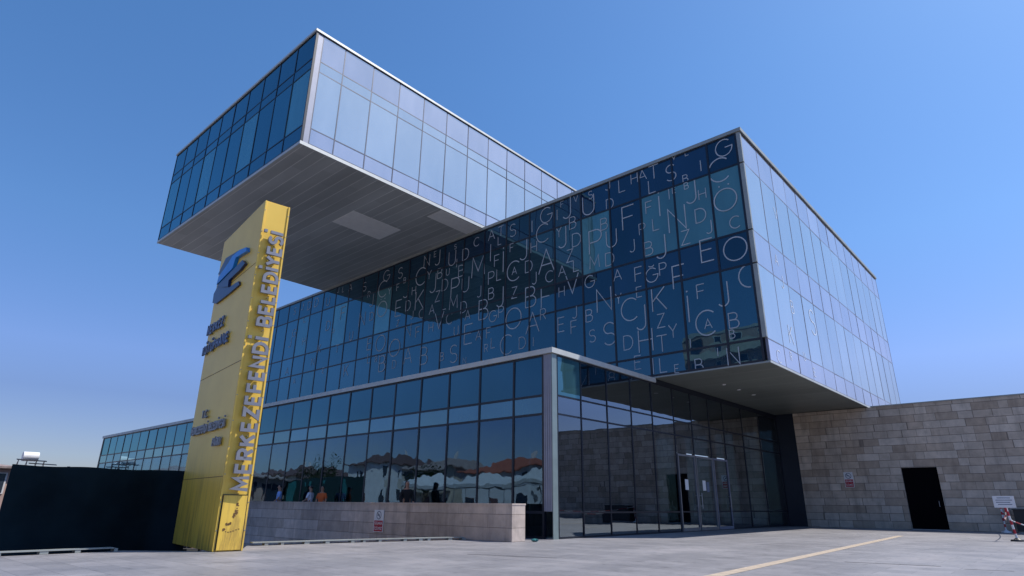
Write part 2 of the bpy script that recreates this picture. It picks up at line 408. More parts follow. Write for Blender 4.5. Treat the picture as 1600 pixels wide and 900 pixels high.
LET_FRONT="G -7.9 14.67 0.75|C -8.24 13.75 1.05|Ö -8.08 12.37 0.96|S -10.29 14.43 0.76|T -11.09 14.77 0.66|A -11.66 14.82 0.51|L -11.23 14.11 0.62|B -9.66 13.91 0.35|B -9.65 13.56 0.29|J -9.49 13.22 1.04|I -8.94 14.24 0.5|İ -10.95 13.05 0.96|F -11.45 13.16 0.55|E -10.22 13.56 0.27|T -10.46 13.46 0.51|H -9 12.95 0.45|D -9.16 12.04 0.61|L -9.49 15.11 0.3|V -10.09 15.14 0.28|N -10.2 12.21 1.09|L -11.18 12.27 0.56|P -11.84 12.25 0.51|Z -9.89 11.27 0.61|J -8.87 11.42 0.55|C -7.83 11.3 0.5|B -11.6 11.26 0.61|J -11.03 11.17 1.03|E -9.05 10.47 0.94|O -7.93 10.22 0.95|Ğ -11.53 10.02 0.62|P -11.01 10.18 0.53|F -10.33 9.67 0.97|( -7.72 9.02 0.89|F -9.47 8.84 0.57|K -11.28 8.91 0.98|Z -11.27 7.99 0.56|Y -10.78 7.47 0.54|T -11.29 7.04 0.67|İ -10.05 8.24 1.09|C -9.42 7.54 0.98|A -9.3 7.49 0.37|J -8.6 8.53 0.95|B -8.3 7.44 0.58|B -8.42 6.93 0.31|J -12.18 8.3 1.04|L -11.31 6.18 0.58|E -10.74 5.95 0.32|B -9.82 5.96 0.48|I -9.04 6.35 0.31|N -8.47 6.11 0.63|I -11.75 6.19 0.62|I -10.09 6.86 0.35|H -12.02 7.29 0.93|D -12.84 7.34 0.6|E -12.44 6.44 0.55|S -13.74 7.88 0.99|S -14.63 7.93 0.55|B -14.76 8.89 0.56|C -12.72 8.75 0.98|J -15.56 9.2 0.55|F -15.62 8.52 0.6|E -16.34 8.77 0.67|N -13.95 9.47 1.06|Y -13.21 9.35 0.46|A -13.2 10.44 0.5|F -12.16 10.23 0.63|E -12.19 9.43 0.45|G -14.67 10.48 0.58|V -15.66 10.61 0.94|H -16.28 10.36 0.48|F -17.24 10.32 1.03|B -18.19 10.53 1.03|A -18.07 9.19 1.03|R -17.41 9.48 0.54|C -17.02 11.3 0.56|J -17.96 11.44 0.61|A -16.24 11.4 0.52|A -17.19 12.17 1.21|L -15.42 11.47 0.57|Z -15.76 12.05 0.62|D -18.32 12.17 0.62|M -14.38 11.38 0.62|D -13.56 11.3 0.61|J -12.39 11.6 0.57|F -12.5 13.02 1.11|I -11.82 13.44 0.52|U -13.42 12.25 0.84|P -14.29 12.37 1.14|B -13.78 13.09 0.57|D -13.42 14 0.52|U -14.61 14.33 1|S -14.47 14.82 0.4|J -15.89 14.61 1.11|V -15.33 14.97 0.41|F -16.17 14.91 0.32|B -15.55 13.71 0.61|Y -16.39 13.47 0.55|J -16.2 13.13 1.08|D -15.35 12.77 0.66|G -17.17 14.64 0.82|I -16.49 14.43 0.56|C -17.44 13.71 0.98|H -17.99 13.13 0.56|I -18.11 14.3 0.65|J -13.5 15.04 0.6|L -12.74 14.7 0.62|H -12.08 14.82 0.48|S -19.42 14.48 0.7|T -20.29 14.7 0.57|A -20.98 14.68 0.58|L -20.37 14.16 0.45|C -22.15 14.6 0.51|F -19.49 13.51 0.44|J -18.69 13.16 1.07|I -21.02 13.64 0.98|İ -20.08 12.88 1.16|F -20.55 13.07 0.63|C -19.38 12.17 1.06|A -19.29 12.17 0.39|M -21.93 13.11 1.17|P -20.93 12.19 0.69|L -20.37 12.23 0.61|J -21.8 11.61 0.62|B -20.9 11.31 0.61|J -20.26 10.97 1.05|Z -19.27 10.99 0.58|D -22.97 14.1 0.67|U -24.08 14.14 0.88|J -25.37 14.52 0.91|N -26.33 14.58 0.72|E -25.6 14.81 0.34|S -23.85 14.79 0.28|C -26.84 13.69 1.09|Y -26.03 13.6 0.54|B -25.08 13.48 0.61|U -24.4 13.38 0.4|B -23.28 13.18 0.66|J -25.65 12.99 1.13|D -24.59 12.66 0.67|P -23.72 12.32 1.08|U -22.9 12.26 0.83|I -23.68 13.74 0.51|H -27.37 12.93 0.5|K -26.77 12.21 1.14|Z -25.17 12.09 0.63|L -24.56 11.47 0.58|M -23.79 11.43 0.76|D -22.96 10.99 0.63|A -25.61 11.39 0.55|C -26.52 11.32 0.55|J -27.39 11.41 0.48|V -24.91 10.59 0.95|C -24.09 10.54 0.6|A -22.62 10.47 0.51|U -23.48 9.74 0.51|B -21.43 10.54 1.06|G -20.73 10.03 0.59|P -20.17 10.16 0.58|O -19.31 9.64 1.06|E -22.52 9.4 1.06|A -21.74 9.19 0.48|F -21.02 9.2 0.55|L -20.68 8.62 0.53|R -21.16 8.42 0.4|C -19.79 8.37 0.98|D -18.71 8.3 0.57|I -18.02 8.23 0.44|S -23.59 8.49 0.95|N -22.73 8.01 0.31|B -24.51 8.48 0.43|B -26.06 8.76 0.97|H -25.6 10.31 0.53|G -30.24 14.59 0.72|S -28.83 14.42 0.7|C -30.57 13.75 1.07|J -28.14 13.19 1.06|F -28.97 13.51 0.43|B -28.34 13.82 0.34|Y -29.8 13.45 0.44|Ö -30.43 12.41 1|E -28.76 12.12 1.01|D -27.82 12.09 0.62|L -35.16 14.79 0.39|J -35.8 14.89 0.4|A -34.28 14.73 0.48|S -32.6 14.39 0.61|R -32.02 13.72 0.41|J -31.65 13.23 0.81|N -32.52 12.14 0.89|F -34.88 13.03 0.85|D -31.48 12.14 0.53|Z -28.69 11.15 0.37|D -38.51 14.58 0.66|U -36.97 14.31 0.65|N -27.69 10.53 0.8|F -26.76 10.26 0.62|U -33.6 11.2 0.58|E -31.45 10.33 0.76|O -30.28 10.18 0.99|O -28.83 9.66 1.04|A -27.51 8.97 0.92|R -30.58 9.22 0.37|B -29.93 8.86 0.96|D -28.74 8.65 0.47|K -33.72 8.94 0.77|L -31.35 9.38 0.58|D -39.48 14.52 0.62|J -40.46 14.64 0.53|S -41.53 14.51 0.53|C -39.92 13.55 0.46|D -36.56 12.46 0.67|G -41.17 12.75 0.56|J -41.59 12.09 0.71|A -41.45 9.91 0.54|A -40.2 9.03 0.38|H -39.6 11.85 0.54|E -36.5 9.32 0.36|T -35.09 10.58 0.54|P -35.88 11.82 0.51|K -37.36 10.94 0.56|N -38 10.13 0.51"
LET_SIDE="B 24.78 8.57 0.52|S 27.34 8.51 1.11|K 24.11 7.27 0.74|U 25.42 6.65 0.34|R 23.73 6.34 0.32|C 22.34 6.09 0.46|E 26.48 6.17 0.35|V 24.45 12.66 0.49|A 23.64 10.29 0.44|J 23.97 9.45 0.55"

# ------------------------------------------------------------------ lettering helpers
def arc(cx, cy, rx, ry, a0, a1, n=12):
    return [(cx + rx * math.cos(R(a0 + (a1 - a0) * i / n)), cy + ry * math.sin(R(a0 + (a1 - a0) * i / n))) for i in range(n + 1)]
GL = {
 'A': [[(0, 0), (.4, 1), (.8, 0)], [(.15, .34), (.65, .34)]],
 'B': [[(0, 0), (0, 1)] + arc(.33, .77, .24, .23, 90, -90) + [(0, .54)], [(0.02, .53)] + arc(.37, .265, .27, .265, 90, -90) + [(0, 0)]],
 'C': [arc(.46, .5, .46, .5, 48, 312, 20)],
 'D': [[(0, 0), (0, 1)] + arc(.28, .5, .45, .5, 90, -90, 14) + [(0, 0)]],
 'E': [[(.55, 1), (0, 1), (0, 0), (.55, 0)], [(0, .52), (.48, .52)]],
 'F': [[(.55, 1), (0, 1), (0, 0)], [(0, .52), (.48, .52)]],
 'G': [arc(.46, .5, .46, .5, 48, 345, 20) + [(.92, .5), (.52, .5)]],
 'H': [[(0, 0), (0, 1)], [(.68, 0), (.68, 1)], [(0, .52), (.68, .52)]],
 'I': [[(0, 0), (0, 1)]],
 'J': [[(.42, 1), (.42, .24)] + arc(.2, .24, .22, .24, 0, -150, 10)],
 'K': [[(0, 0), (0, 1)], [(.6, 1), (.03, .44)], [(.2, .6), (.65, 0)]],
 'L': [[(0, 1), (0, 0), (.52, 0)]],
 'M': [[(0, 0), (.06, 1), (.42, .25), (.78, 1), (.84, 0)]],
 'N': [[(0, 0), (0, 1), (.7, 0), (.7, 1)]],
 'O': [arc(.48, .5, .48, .5, 0, 360, 28)],
 'P': [[(0, 0), (0, 1)] + arc(.33, .74, .27, .26, 90, -90) + [(0, .48)]],
 'R': [[(0, 0), (0, 1)] + arc(.33, .74, .27, .26, 90, -90) + [(0, .48)], [(.28, .48), (.6, 0)]],
 'S': [arc(.3, .75, .28, .25, 35, 250, 12) + arc(.3, .26, .3, .26, 75, -150, 12)],
 'T': [[(0, 1), (.7, 1)], [(.35, 1), (.35, 0)]],
 'U': [[(0, 1), (0, .32)] + arc(.32, .32, .32, .32, 180, 360, 12) + [(.64, 1)]],
 'V': [[(0, 1), (.38, 0), (.76, 1)]],
 'Y': [[(0, 1), (.33, .5), (.33, 0)], [(.66, 1), (.33, .5)]],
 'Z': [[(0.02, 1), (.6, 1), (0, 0), (.62, 0)]],
}
GL['('] = [arc(.46, .5, .46, .5, 90, 270, 14)]
GL['.'] = [[(0, 0), (0, .13)]]
GL['Ü'] = GL['U'] + ['dotl2', 'dotr2']
GL['İ'] = GL['I'] + ['dot0']
GL['Ö'] = GL['O'] + ['dotl', 'dotr']
GL['Ğ'] = GL['G'] + [arc(.46, 1.22, .2, .12, 190, 350, 6)]
def ribbon(bm, pts, th, place, lift):
    """mitred flat stroke; place(u, v, lift) -> world"""
    P = [Vector((p[0], p[1])) for p in pts]
    closed = (P[0] - P[-1]).length < 1e-4 and len(P) > 3
    Lf, Rt = [], []
    n = len(P)
    for i in range(n):
        a = P[i] - P[i - 1] if i > 0 else (P[0] - P[-2] if closed else None)
        b = P[(i + 1) % n] - P[i] if i < n - 1 else (P[1] - P[0] if closed else None)
        if a is None: a = b
        if b is None: b = a
        a = a.normalized() if a.length > 1e-6 else b.normalized()
        b = b.normalized() if b.length > 1e-6 else a
        na = Vector((-a.y, a.x)); nb = Vector((-b.y, b.x))
        q = na + nb
        if q.length < 0.2: q = na
        q.normalize()
        k = min(1 / max(q.dot(na), 0.35), 2.2)
        Lf.append(P[i] + q * th / 2 * k); Rt.append(P[i] - q * th / 2 * k)
    vl = [bm.verts.new(place(p.x, p.y, lift)) for p in Lf]
    vr = [bm.verts.new(place(p.x, p.y, lift)) for p in Rt]
    for i in range(n - 1):
        bm.faces.new((vl[i], vl[i + 1], vr[i + 1], vr[i]))
def letters(spec, place0, bm=None):
    bm = bm or bmesh.new()
    for k, it in enumerate(spec.split('|')):
        ch, u, v, h = it.split(); u, v, h = float(u), float(v), float(h)
        g = GL[ch]
        xs = [p[0] for s in g if not isinstance(s, str) for p in s]
        wd = max(xs) if ch != 'I' and ch != 'İ' else 0
        th = 0.022 + 0.027 * h
        for si, s in enumerate(g):
            lift = 0.010 + (k % 7) * 0.0012 + si * 0.0004
            if isinstance(s, str):
                cx = {'dot0': 0, 'dotl': .28, 'dotr': .68, 'dotl2': .16, 'dotr2': .48}[s]
                cy = 1.16
                r = th / h * 0.75
                vs = [bm.verts.new(place0(u + (cx - wd / 2 + r * math.cos(a)) * h, v + (cy - .5 + r * math.sin(a)) * h, lift)) for a in [i * math.pi / 4 for i in range(8)]]
                bm.faces.new(vs)
            else:
                ribbon(bm, [(u + (p[0] - wd / 2) * h, v + (p[1] - .5) * h) for p in s], th, place0, lift)
    return bm

def word_bm(txt, length, h, th, depth, sx=.80):
    """cut sheet lettering: stroke glyphs laid out along x, centred on the origin, cap height h, raised by depth"""
    ws = []
    for ch in txt:
        if ch == ' ': ws.append(.45); continue
        xs = [p[0] for s in GL[ch] if not isinstance(s, str) for p in s]
        ws.append(max(xs) * sx)
    k = (length - th) / h
    gap = (k - sum(ws)) / (len(txt) - 1)
    bm = bmesh.new(); x = -k / 2
    for ch, w_ in zip(txt, ws):
        if ch != ' ':
            for si, s in enumerate(GL[ch]):
                lift = si * .0008
                if isinstance(s, str):
                    cx = {'dot0': 0, 'dotl': .28, 'dotr': .68, 'dotl2': .16, 'dotr2': .48}[s]
                    r = th * .5; X = (x + cx * sx) * h; Y = h * .5 + th * 1.15
                    prism(bm, [Vector((X + a * r, Y + b * r, lift)) for a, b in ((-1, -1), (1, -1), (1, 1), (-1, 1))], (0, 0, -depth))
                else:
                    b2 = bmesh.new()
                    ribbon(b2, [((x + p[0] * sx) * h, (p[1] - .5) * (h - th)) for p in s], th, lambda u, v, l: (u, v, l), lift)
                    r_ = bmesh.ops.extrude_face_region(b2, geom=b2.faces[:])
                    bmesh.ops.translate(b2, verts=[e for e in r_['geom'] if isinstance(e, bmesh.types.BMVert)], vec=(0, 0, -depth))
                    join_bm(bm, b2)
        x += w_ + gap
    return bm

def text_bm(s, size, extrude=0.0, offset=0.0, align='CENTER', spacing=1.0):
    c = bpy.data.curves.new('t', 'FONT')
    c.body = s; c.size = size; c.extrude = extrude; c.offset = offset
    c.align_x = align; c.align_y = 'CENTER'; c.space_character = spacing
    o = bpy.data.objects.new('t', c)
    COL.objects.link(o)
    bpy.context.view_layer.update()
    dg = bpy.context.evaluated_depsgraph_get()
    me = bpy.data.meshes.new_from_object(o.evaluated_get(dg))
    bm = bmesh.new(); bm.from_mesh(me)
    bpy.data.objects.remove(o); bpy.data.curves.remove(c); bpy.data.meshes.remove(me)
    return bm
def place_bm(bm, origin, ux, uy):
    ux, uy = Vector(ux).normalized(), Vector(uy).normalized()
    mt = Matrix((ux, uy, ux.cross(uy))).transposed().to_4x4(); mt.translation = Vector(origin)
    bmesh.ops.transform(bm, matrix=mt, verts=bm.verts[:])
    return bm
def join_bm(a, b):
    me = bpy.data.meshes.new('j'); b.to_mesh(me); b.free(); a.from_mesh(me); bpy.data.meshes.remove(me)
    return a

# ------------------------------------------------------------------ ground
def struct(name, bm, mat):
    o = obj(name, bm, mat); o['kind'] = 'structure'; return o
EDGE = [(-15.02, -1), (-15.02, 2), (-15.0, 4.7), (-13.75, 5.75), (-13.62, 6.55), (-14.75, 7.2), (-14.42, 9.8), (-13.95, 11.6), (-13.5, 12.96)]
bm = bmesh.new()
def quad(bm, pts): bm.faces.new([bm.verts.new(p) for p in pts])
def rect(bm, x0, x1, y0, y1, z=0): quad(bm, [(x0, y0, z), (x1, y0, z), (x1, y1, z), (x0, y1, z)])
rect(bm, -80, 60, -50, -1); rect(bm, -80, 60, 12.96, 80); rect(bm, -80, -60, -1, 12.96)
for (xa, ya), (xb, yb) in zip(EDGE, EDGE[1:]):
    quad(bm, [(xa, ya, 0), (60, ya, 0), (60, yb, 0), (xb, yb, 0)])
struct('plaza', bm, M['paving'])
bm = bmesh.new()
rect(bm, -2500, 2500, -2500, -50); rect(bm, -2500, 2500, 80, 2500); rect(bm, -2500, -80, -50, 80); rect(bm, 60, 2500, -50, 80)
struct('ground', bm, M['earth'])
bm = bmesh.new()
rect(bm, -60, -13.0, -1, 12.96, -2.5)
for (xa, ya), (xb, yb) in zip(EDGE, EDGE[1:]):
    quad(bm, [(xa, ya, 0), (xb, yb, 0), (xb, yb, -2.5), (xa, ya, -2.5)])
quad(bm, [(-60, -1, 0), (-15.02, -1, 0), (-15.02, -1, -2.5), (-60, -1, -2.5)])
quad(bm, [(-60, -1, 0), (-60, 12.96, 0), (-60, 12.96, -2.5), (-60, -1, -2.5)])
struct('sunken_court', bm, M['pit'])
# tactile guide strip on the plaza
bm = bmesh.new()
a = Vector((-4.1, 6.0)); b = Vector((-5.22, 26.6))
d = (b - a).normalized(); nn = Vector((-d.y, d.x)) * 0.11
nseg = 52
for i in range(nseg):
    p = a + (b - a) * i / nseg; q = a + (b - a) * (i + 0.965) / nseg
    quad(bm, [(p.x + nn.x, p.y + nn.y, .004), (p.x - nn.x, p.y - nn.y, .004), (q.x - nn.x, q.y - nn.y, .004), (q.x + nn.x, q.y + nn.y, .004)])
struct('tactile_path', bm, M['tactile'])
# thin drain slots in the paving
for (p, q, wd) in (((-3.58, 13.18), (-2.12, 13.49), .03), ((-1.75, 13.2), (-1.1, 13.35), .02), ((-9.55, 9.25), (-7.75, 9.87), .02)):
    p, q = Vector(p), Vector(q); d = (q - p).normalized(); nn = Vector((-d.y, d.x)) * wd
    bm = bmesh.new(); quad(bm, [(p.x + nn.x, p.y + nn.y, .003), (p.x - nn.x, p.y - nn.y, .003), (q.x - nn.x, q.y - nn.y, .003), (q.x + nn.x, q.y + nn.y, .003)])
    struct('paving_joint', bm, M['pit'])
# kerb: pale slab on small blocks with a dark slot below
def kerb(path, name='kerb'):
    bm = bmesh.new()
    for (xa, ya), (xb, yb) in zip(path, path[1:]):
        A, Bv = Vector((xa, ya)), Vector((xb, yb)); d = (Bv - A).normalized(); n2 = Vector((-d.y, d.x)) * 0.11
        prism(bm, [Vector((A.x + n2.x, A.y + n2.y, .055)), Vector((A.x - n2.x, A.y - n2.y, .055)), Vector((Bv.x - n2.x, Bv.y - n2.y, .055)), Vector((Bv.x + n2.x, Bv.y + n2.y, .055))], (0, 0, .02))
        L = (Bv - A).length; k = 0
        while k * 0.55 < L - .1:
            c = A + d * (k * 0.55 + random.uniform(.1, .35)); k += 1
            s = n2.normalized() * 0.1; e = d * random.uniform(.03, .07)
            prism(bm, [Vector((c.x + s.x - e.x, c.y + s.y - e.y, .001)), Vector((c.x - s.x - e.x, c.y - s.y - e.y, .001)), Vector((c.x - s.x + e.x, c.y - s.y + e.y, .001)), Vector((c.x + s.x + e.x, c.y + s.y + e.y, .001))], (0, 0, .056))
    struct(name, bm, M['alu_dull'])
    bm = bmesh.new()
    for (xa, ya), (xb, yb) in zip(path, path[1:]):
        A, Bv = Vector((xa, ya)), Vector((xb, yb)); d = (Bv - A).normalized(); n2 = Vector((-d.y, d.x)) * 0.105
        quad(bm, [(A.x + n2.x, A.y + n2.y, .003), (A.x - n2.x, A.y - n2.y, .003), (Bv.x - n2.x, Bv.y - n2.y, .003), (Bv.x + n2.x, Bv.y + n2.y, .003)])
    struct('kerb_channel', bm, M['black'])
kerb([(-14.9, -.9), (-14.9, 2), (-14.9, 4.5)])
kerb([(-14.74, 7.3), (-14.3, 9.8), (-13.83, 11.6), (-13.45, 12.8)])

# ------------------------------------------------------------------ the library
LIB = empty('library_building', (-12, 15, 0))
tag(LIB, 'dark blue glass library of three stacked boxes, the topmost jutting out over the pylon', 'building')
PANES = []      # (verts, material key, score)
def px(P):
    v = Vector(P) - Vector((0, 0, EYE)); z = v.dot(AX_F)
    if z < 0.5: return None
    return 812.6 + 944.4 * v.dot(AX_R) / z, 450 - 944.4 * v.dot(AX_U) / z
def pane(axis, f, u0, u1, z0, z1, key, tilt=0.004):
    g = 0.012
    u0 += g; u1 -= g; z0 += g; z1 -= g
    c = []
    a, b_, off = random.uniform(-tilt, tilt), random.uniform(-tilt, tilt), random.uniform(-.002, .002)
    for (u, z, su, sz) in ((u0, z0, -1, -1), (u1, z0, 1, -1), (u1, z1, 1, 1), (u0, z1, -1, 1)):
        dd = a * su + b_ * sz * 0.6 + off
        c.append((u, f + dd, z) if axis == 'x' else (f + dd, u, z))
    inn = 0.03 if axis == 'x' else -0.03
    back = [(p[0], p[1] + inn, p[2]) if axis == 'x' else (p[0] + inn, p[1], p[2]) for p in c]
    pp = [px(p) for p in c]
    sc = 0
    if all(pp):
        ar = 0
        for i in range(4):
            x0, y0 = pp[i]; x1, y1 = pp[(i + 1) % 4]; ar += x0 * y1 - x1 * y0
        sc = abs(ar) / 2
        mx = sum(p[0] for p in pp) / 4; my = sum(p[1] for p in pp) / 4
        if not (0 < mx < 1600 and 0 < my < 900): sc = 0
        if axis == 'x' and f > 20 and (z1 > 15.3 or mx < 400): sc = 0
    PANES.append((c + back, key, sc))
def pane_bm(bm, vs, mi=0):
    v = [bm.verts.new(p) for p in vs]
    for f in ((0, 1, 2, 3), (4, 7, 6, 5), (0, 4, 5, 1), (1, 5, 6, 2), (2, 6, 7, 3), (3, 7, 4, 0)):
        bm.faces.new([v[i] for i in f]).material_index = mi
def facade(storey, axis, f, us, zs, pick, fw, fmat, skip=lambda i, j: False, proud=0.02, last=True, zfw=None, tilt=0.004):
    us = sorted(us)
    for i in range(len(us) - 1):
        for j in range(len(zs) - 1):
            if not skip(i, j):
                pane(axis, f, us[i], us[i + 1], zs[j], zs[j + 1], pick(i, j, 0.5 * (us[i] + us[i + 1])), tilt)
    bm = bmesh.new()
    zfw = zfw or fw
    def bar(u0, u1, z0, z1, p):
        if axis == 'x': box(bm, u0, u1, f - p, f + 0.09, z0, z1)
        else: box(bm, f - 0.09, f + p, u0, u1, z0, z1)
    for u in us: bar(u - fw / 2, u + fw / 2, zs[0], zs[-1], proud)
    for z in zs: bar(us[0], us[-1], z - zfw / 2, z + zfw / 2, proud * 0.7)
    return wobj('window_frame', bm, M[fmat], LIB, storey)
def ring(bm, x0, x1, y0, y1, z0, z1, out, inn):
    """a coping that runs round a rectangle, butted at the corners"""
    box(bm, x0 - out, x1 + out, y0 - out, y0 + inn, z0, z1)
    box(bm, x0 - out, x1 + out, y1 - inn, y1 + out, z0, z1)
    box(bm, x0 - out, x0 + inn, y0 + inn, y1 - inn, z0, z1)
    box(bm, x1 - inn, x1 + out, y0 + inn, y1 - inn, z0, z1)
def steps(a, b, s):
    r = []; x = a
    while (x > b if s < 0 else x < b):
        r.append(x); x += s
    return r + [b]

XL, YL, XM, YM, H1, H2 = -11.79, 14.86, -7.20, 21.33, 5.70, 15.28
XU, YU, H3, XU2, YMB, XM2, XDL = -21.70, 10.33, 21.37, -37.80, 43.49, -52.0, -56.57
YS = 34.56
# --- top box
up = wobj('upper_storey', B(XU2 + .12, XU - .12, YU + .12, 33.0, H2 + .17, H3 - .1), M['core'], LIB)
zu = [15.47, 16.24, 19.22, 19.78, 21.22]
facade(up, 'x', YU, [XU] + [XU - 1.61 * k for k in range(1, 10)] + [XU2], zu,
       lambda i, j, u: ['glass_navy', 'glass_blue' if (i % 3) else 'glass_teal', 'glass_navy', 'glass_navy'][j], 0.06, 'frame_dark')
facade(up, 'y', XU, [YU + .36, 11.87, 13.48, 15.10, 16.71, 18.33, 19.95, 21.57, 23.19, 24.83, 26.47, 28.1, 29.7, 31.3, 33.0], zu,
       lambda i, j, u: 'glass_side_low' if j in (0, 3) else 'glass_side', 0.05, 'frame_mid', proud=0.010)
bm = bmesh.new(); ring(bm, XU2, XU, YU, 33.0, 21.25, H3, 0.07, 0.3)
wobj('coping', bm, M['alu'], LIB, up)
bm = bmesh.new(); ring(bm, XU2, XU, YU, 33.0, 21.19, 21.25, 0.012, 0.1)  # proud dark strip painted in for the shade line under the coping
wobj('shadow_gap', bm, M['frame_dark'], LIB, up)
bm = bmesh.new(); box(bm, XU - .02, XU + .035, YU - .035, 33, H2 + .004, 15.44); box(bm, XU2 - .02, XU - .02, YU - .035, YU + .02, H2 + .004, 15.42)
wobj('edge_trim', bm, M['alu'], LIB, up)
bm = bmesh.new(); box(bm, XU - .05, XU + .012, YU - .012, YU + .335, 15.45, 21.24)
wobj('corner_panel', bm, M['alu_corner'], LIB, up)
wobj('soffit', B(XU2 + .02, XU - .02, YU + .02, YM - .02, H2, H2 + .12), M['soffit_up'], LIB, up)
wobj('soffit_hatch', B(-27.3, -25.3, 15.42, 18.5, H2 - .012, H2 + .01), M['soffit_patch'], LIB, up)
wobj('soffit_hatch', B(-22.9, -21.75, 18.35, 21.25, H2 - .012, H2 + .01), M['soffit_patch'], LIB, up)
# --- middle box
mid = wobj('middle_storey', B(XM2 + .12, XM - .12, YM + .12, YMB - .12, H1 + .16, H2 - .12), M['core'], LIB)
zm = [5.80, 6.60, 9.47, 10.83, 13.74, 15.12]
rr = random.Random(3)
def pick_front(i, j, u):
    if j == 4: return 'glass_navy'
    if j == 2: return 'glass_navy' if u > -17 else 'glass_blue'
    if j == 3:
        k = int(round((-8.0 - u) / 1.61))
        if u > -12: return 'glass_teal'
        if u > -13.5: return 'glass_navy'
        if u > -15.2: return 'glass_teal'
        if u < -30: return 'glass_teal' if rr.random() < .6 else 'glass_blue'
        return 'glass_blue'
    if u < -32 and rr.random() < .4: return 'glass_teal'
    return 'glass_blue'
facade(mid, 'x', YM, [XM - .19] + steps(-8.62, XM2, -1.61), zm, pick_front, 0.085, 'frame_dark')
facade(mid, 'y', XM, [YM + .1] + steps(23.03, YMB, 1.605), zm,
       lambda i, j, u: 'glass_side_low' if j in (0, 2, 4) else 'glass_side', 0.04, 'frame_grey', proud=0.006)
bm = bmesh.new(); ring(bm, XM2, XM, YM, YMB, 15.15, H2 + .02, 0.07, 0.3)
# leave the part under the top box open: it sits on the roof there
wobj('coping', bm, M['alu_dull'], LIB, mid)
bm = bmesh.new(); ring(bm, XM2, XM, YM, YMB, 15.09, 15.15, 0.012, 0.1)  # painted shade line again, below the middle coping
wobj('shadow_gap', bm, M['frame_dark'], LIB, mid)
bm = bmesh.new(); box(bm, XM - .012, XM + .03, YM + .03, YMB, H1, 5.775); 
wobj('edge_trim', bm, M['alu'], LIB, mid)
bm = bmesh.new(); box(bm, XM2, XM + .03, YM - .03, YM + .03, H1 + .002, 5.755)
wobj('edge_trim', bm, M['alu_dull'], LIB, mid)
bm = bmesh.new()
for z0, z1 in ((6.63, 9.44), (9.50, 10.80), (10.86, 13.71), (13.77, 15.14)):
    box(bm, XM - .185, XM + .012, YM - .014, YM + .09, z0, z1)
wobj('corner_panel', bm, M['alu_dull'], LIB, mid)
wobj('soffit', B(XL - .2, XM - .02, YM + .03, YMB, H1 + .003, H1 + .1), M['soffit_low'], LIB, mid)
for yy in (24.32, 25.86, 27.5):
    bm = bmesh.new(); cyl(bm, (-10.2, yy, H1 - .012), (-10.2, yy, H1 + .03), .085, n=16)
    wobj('downlight', bm, M['white'], LIB, mid)
its = sorted(LET_FRONT.split('|'), key=lambda t: float(t.split()[3]) / (30 + abs(float(t.split()[1]))), reverse=True)
FR = lambda u, v, l: (u, YM - l, v)
for k_, t_ in enumerate(its[:88]):
    wobj('frit_letter', letters(t_, (lambda u, v, l, k_=k_: (u, YM - l - (k_ % 9) * .0011, v))), M['frit'], LIB, mid)
fo = wobj('frit_letters', letters('|'.join(its[88:]), FR), M['frit'], LIB, mid); fo['kind'] = 'stuff'
for t_ in LET_SIDE.split('|'):
    wobj('frit_letter', letters(t_, lambda u, v, l: (XM + l, u, v)), M['frit_faint'], LIB, mid)
# --- ground storey
bm = bmesh.new()
box(bm, XDL + .1, XL - .1, YL + .1, 34.4, 5.30, 5.60)          # ceiling slab
box(bm, XDL + .1, -19.4, 22.4, 22.7, 0.0, 5.29)                 # rear lobby walls
box(bm, -19.39, -19.1, 22.71, 34.4, 0.0, 5.29)
low = wobj('ground_storey', bm, M['core'], LIB)
wobj('lobby_floor', B(XDL + .1, XL - .1, YL + .1, 34.4, 0.004, 0.02), M['concrete'], LIB, low)
for k in range(9):
    bm = bmesh.new(); cyl(bm, (-13.2 - (0 if k < 6 else 4.8 * (k - 5)), 16.4 + 3.2 * min(k, 5) if k < 6 else 16.4, .02), (-13.2 - (0 if k < 6 else 4.8 * (k - 5)), 16.4 + 3.2 * min(k, 5) if k < 6 else 16.4, 5.3), .2, n=18)
    wobj('column', bm, M['concrete'], LIB, low, smooth=True)
zl = [0.03, 0.73, 3.63, 4.21, 5.50]
facade(low, 'x', YL, [XL - .36] + steps(-13.40, XDL, -1.592), zl,
       lambda i, j, u: ['glass_lobby', 'glass_lobby', 'glass_band', 'glass_blue'][j], 0.075, 'frame_dark', tilt=0.007)
dy = [22.92, 24.33, 26.02, 27.3]
ur = [YL + .25, 16.38, 17.92, 19.5, 21.03, 22.75, 24.33, 26.02, 27.55, 29.74, 31.9, 34.5]
facade(low, 'y', XL, ur, zl, lambda i, j, u: 'glass_lobby_side' if j != 3 or u > 16.5 else 'glass_teal', 0.055, 'frame_dark',
       skip=lambda i, j: i in (5, 6, 7) and j in (0, 1))
# above the doors
for i in (5, 6, 7): pane('y', XL, ur[i], ur[i + 1], 2.95, 3.63, 'glass_lobby_side')
bm = bmesh.new(); ring(bm, XDL, XL, YL, YM - .05, 5.53, H1, 0.09, 0.3)
wobj('coping', bm, M['alu'], LIB, low)
wobj('roof_deck', B(XDL + .3, XL - .3, YL + .3, YM - .05, 5.60, 5.63), M['roofing'], LIB, low)
bm = bmesh.new(); 
for k in range(4): box(bm, XL - .345 + k * .085, XL - .345 + k * .085 + .07, YL - .018, YL + .06, .76, 5.52)
wobj('corner_panel', bm, M['alu_corner'], LIB, low)
bm = bmesh.new(); box(bm, XL - .004, XL + .02, YL - .02, YL + .235, .0, 5.52)
wobj('corner_panel', bm, M['corner_teal'], LIB, low)
wobj('head_panel', B(XL - .05, XL + .015, YM - .04, 34.5, 5.52, H1 - .002), M['frame_dark'], LIB, low)
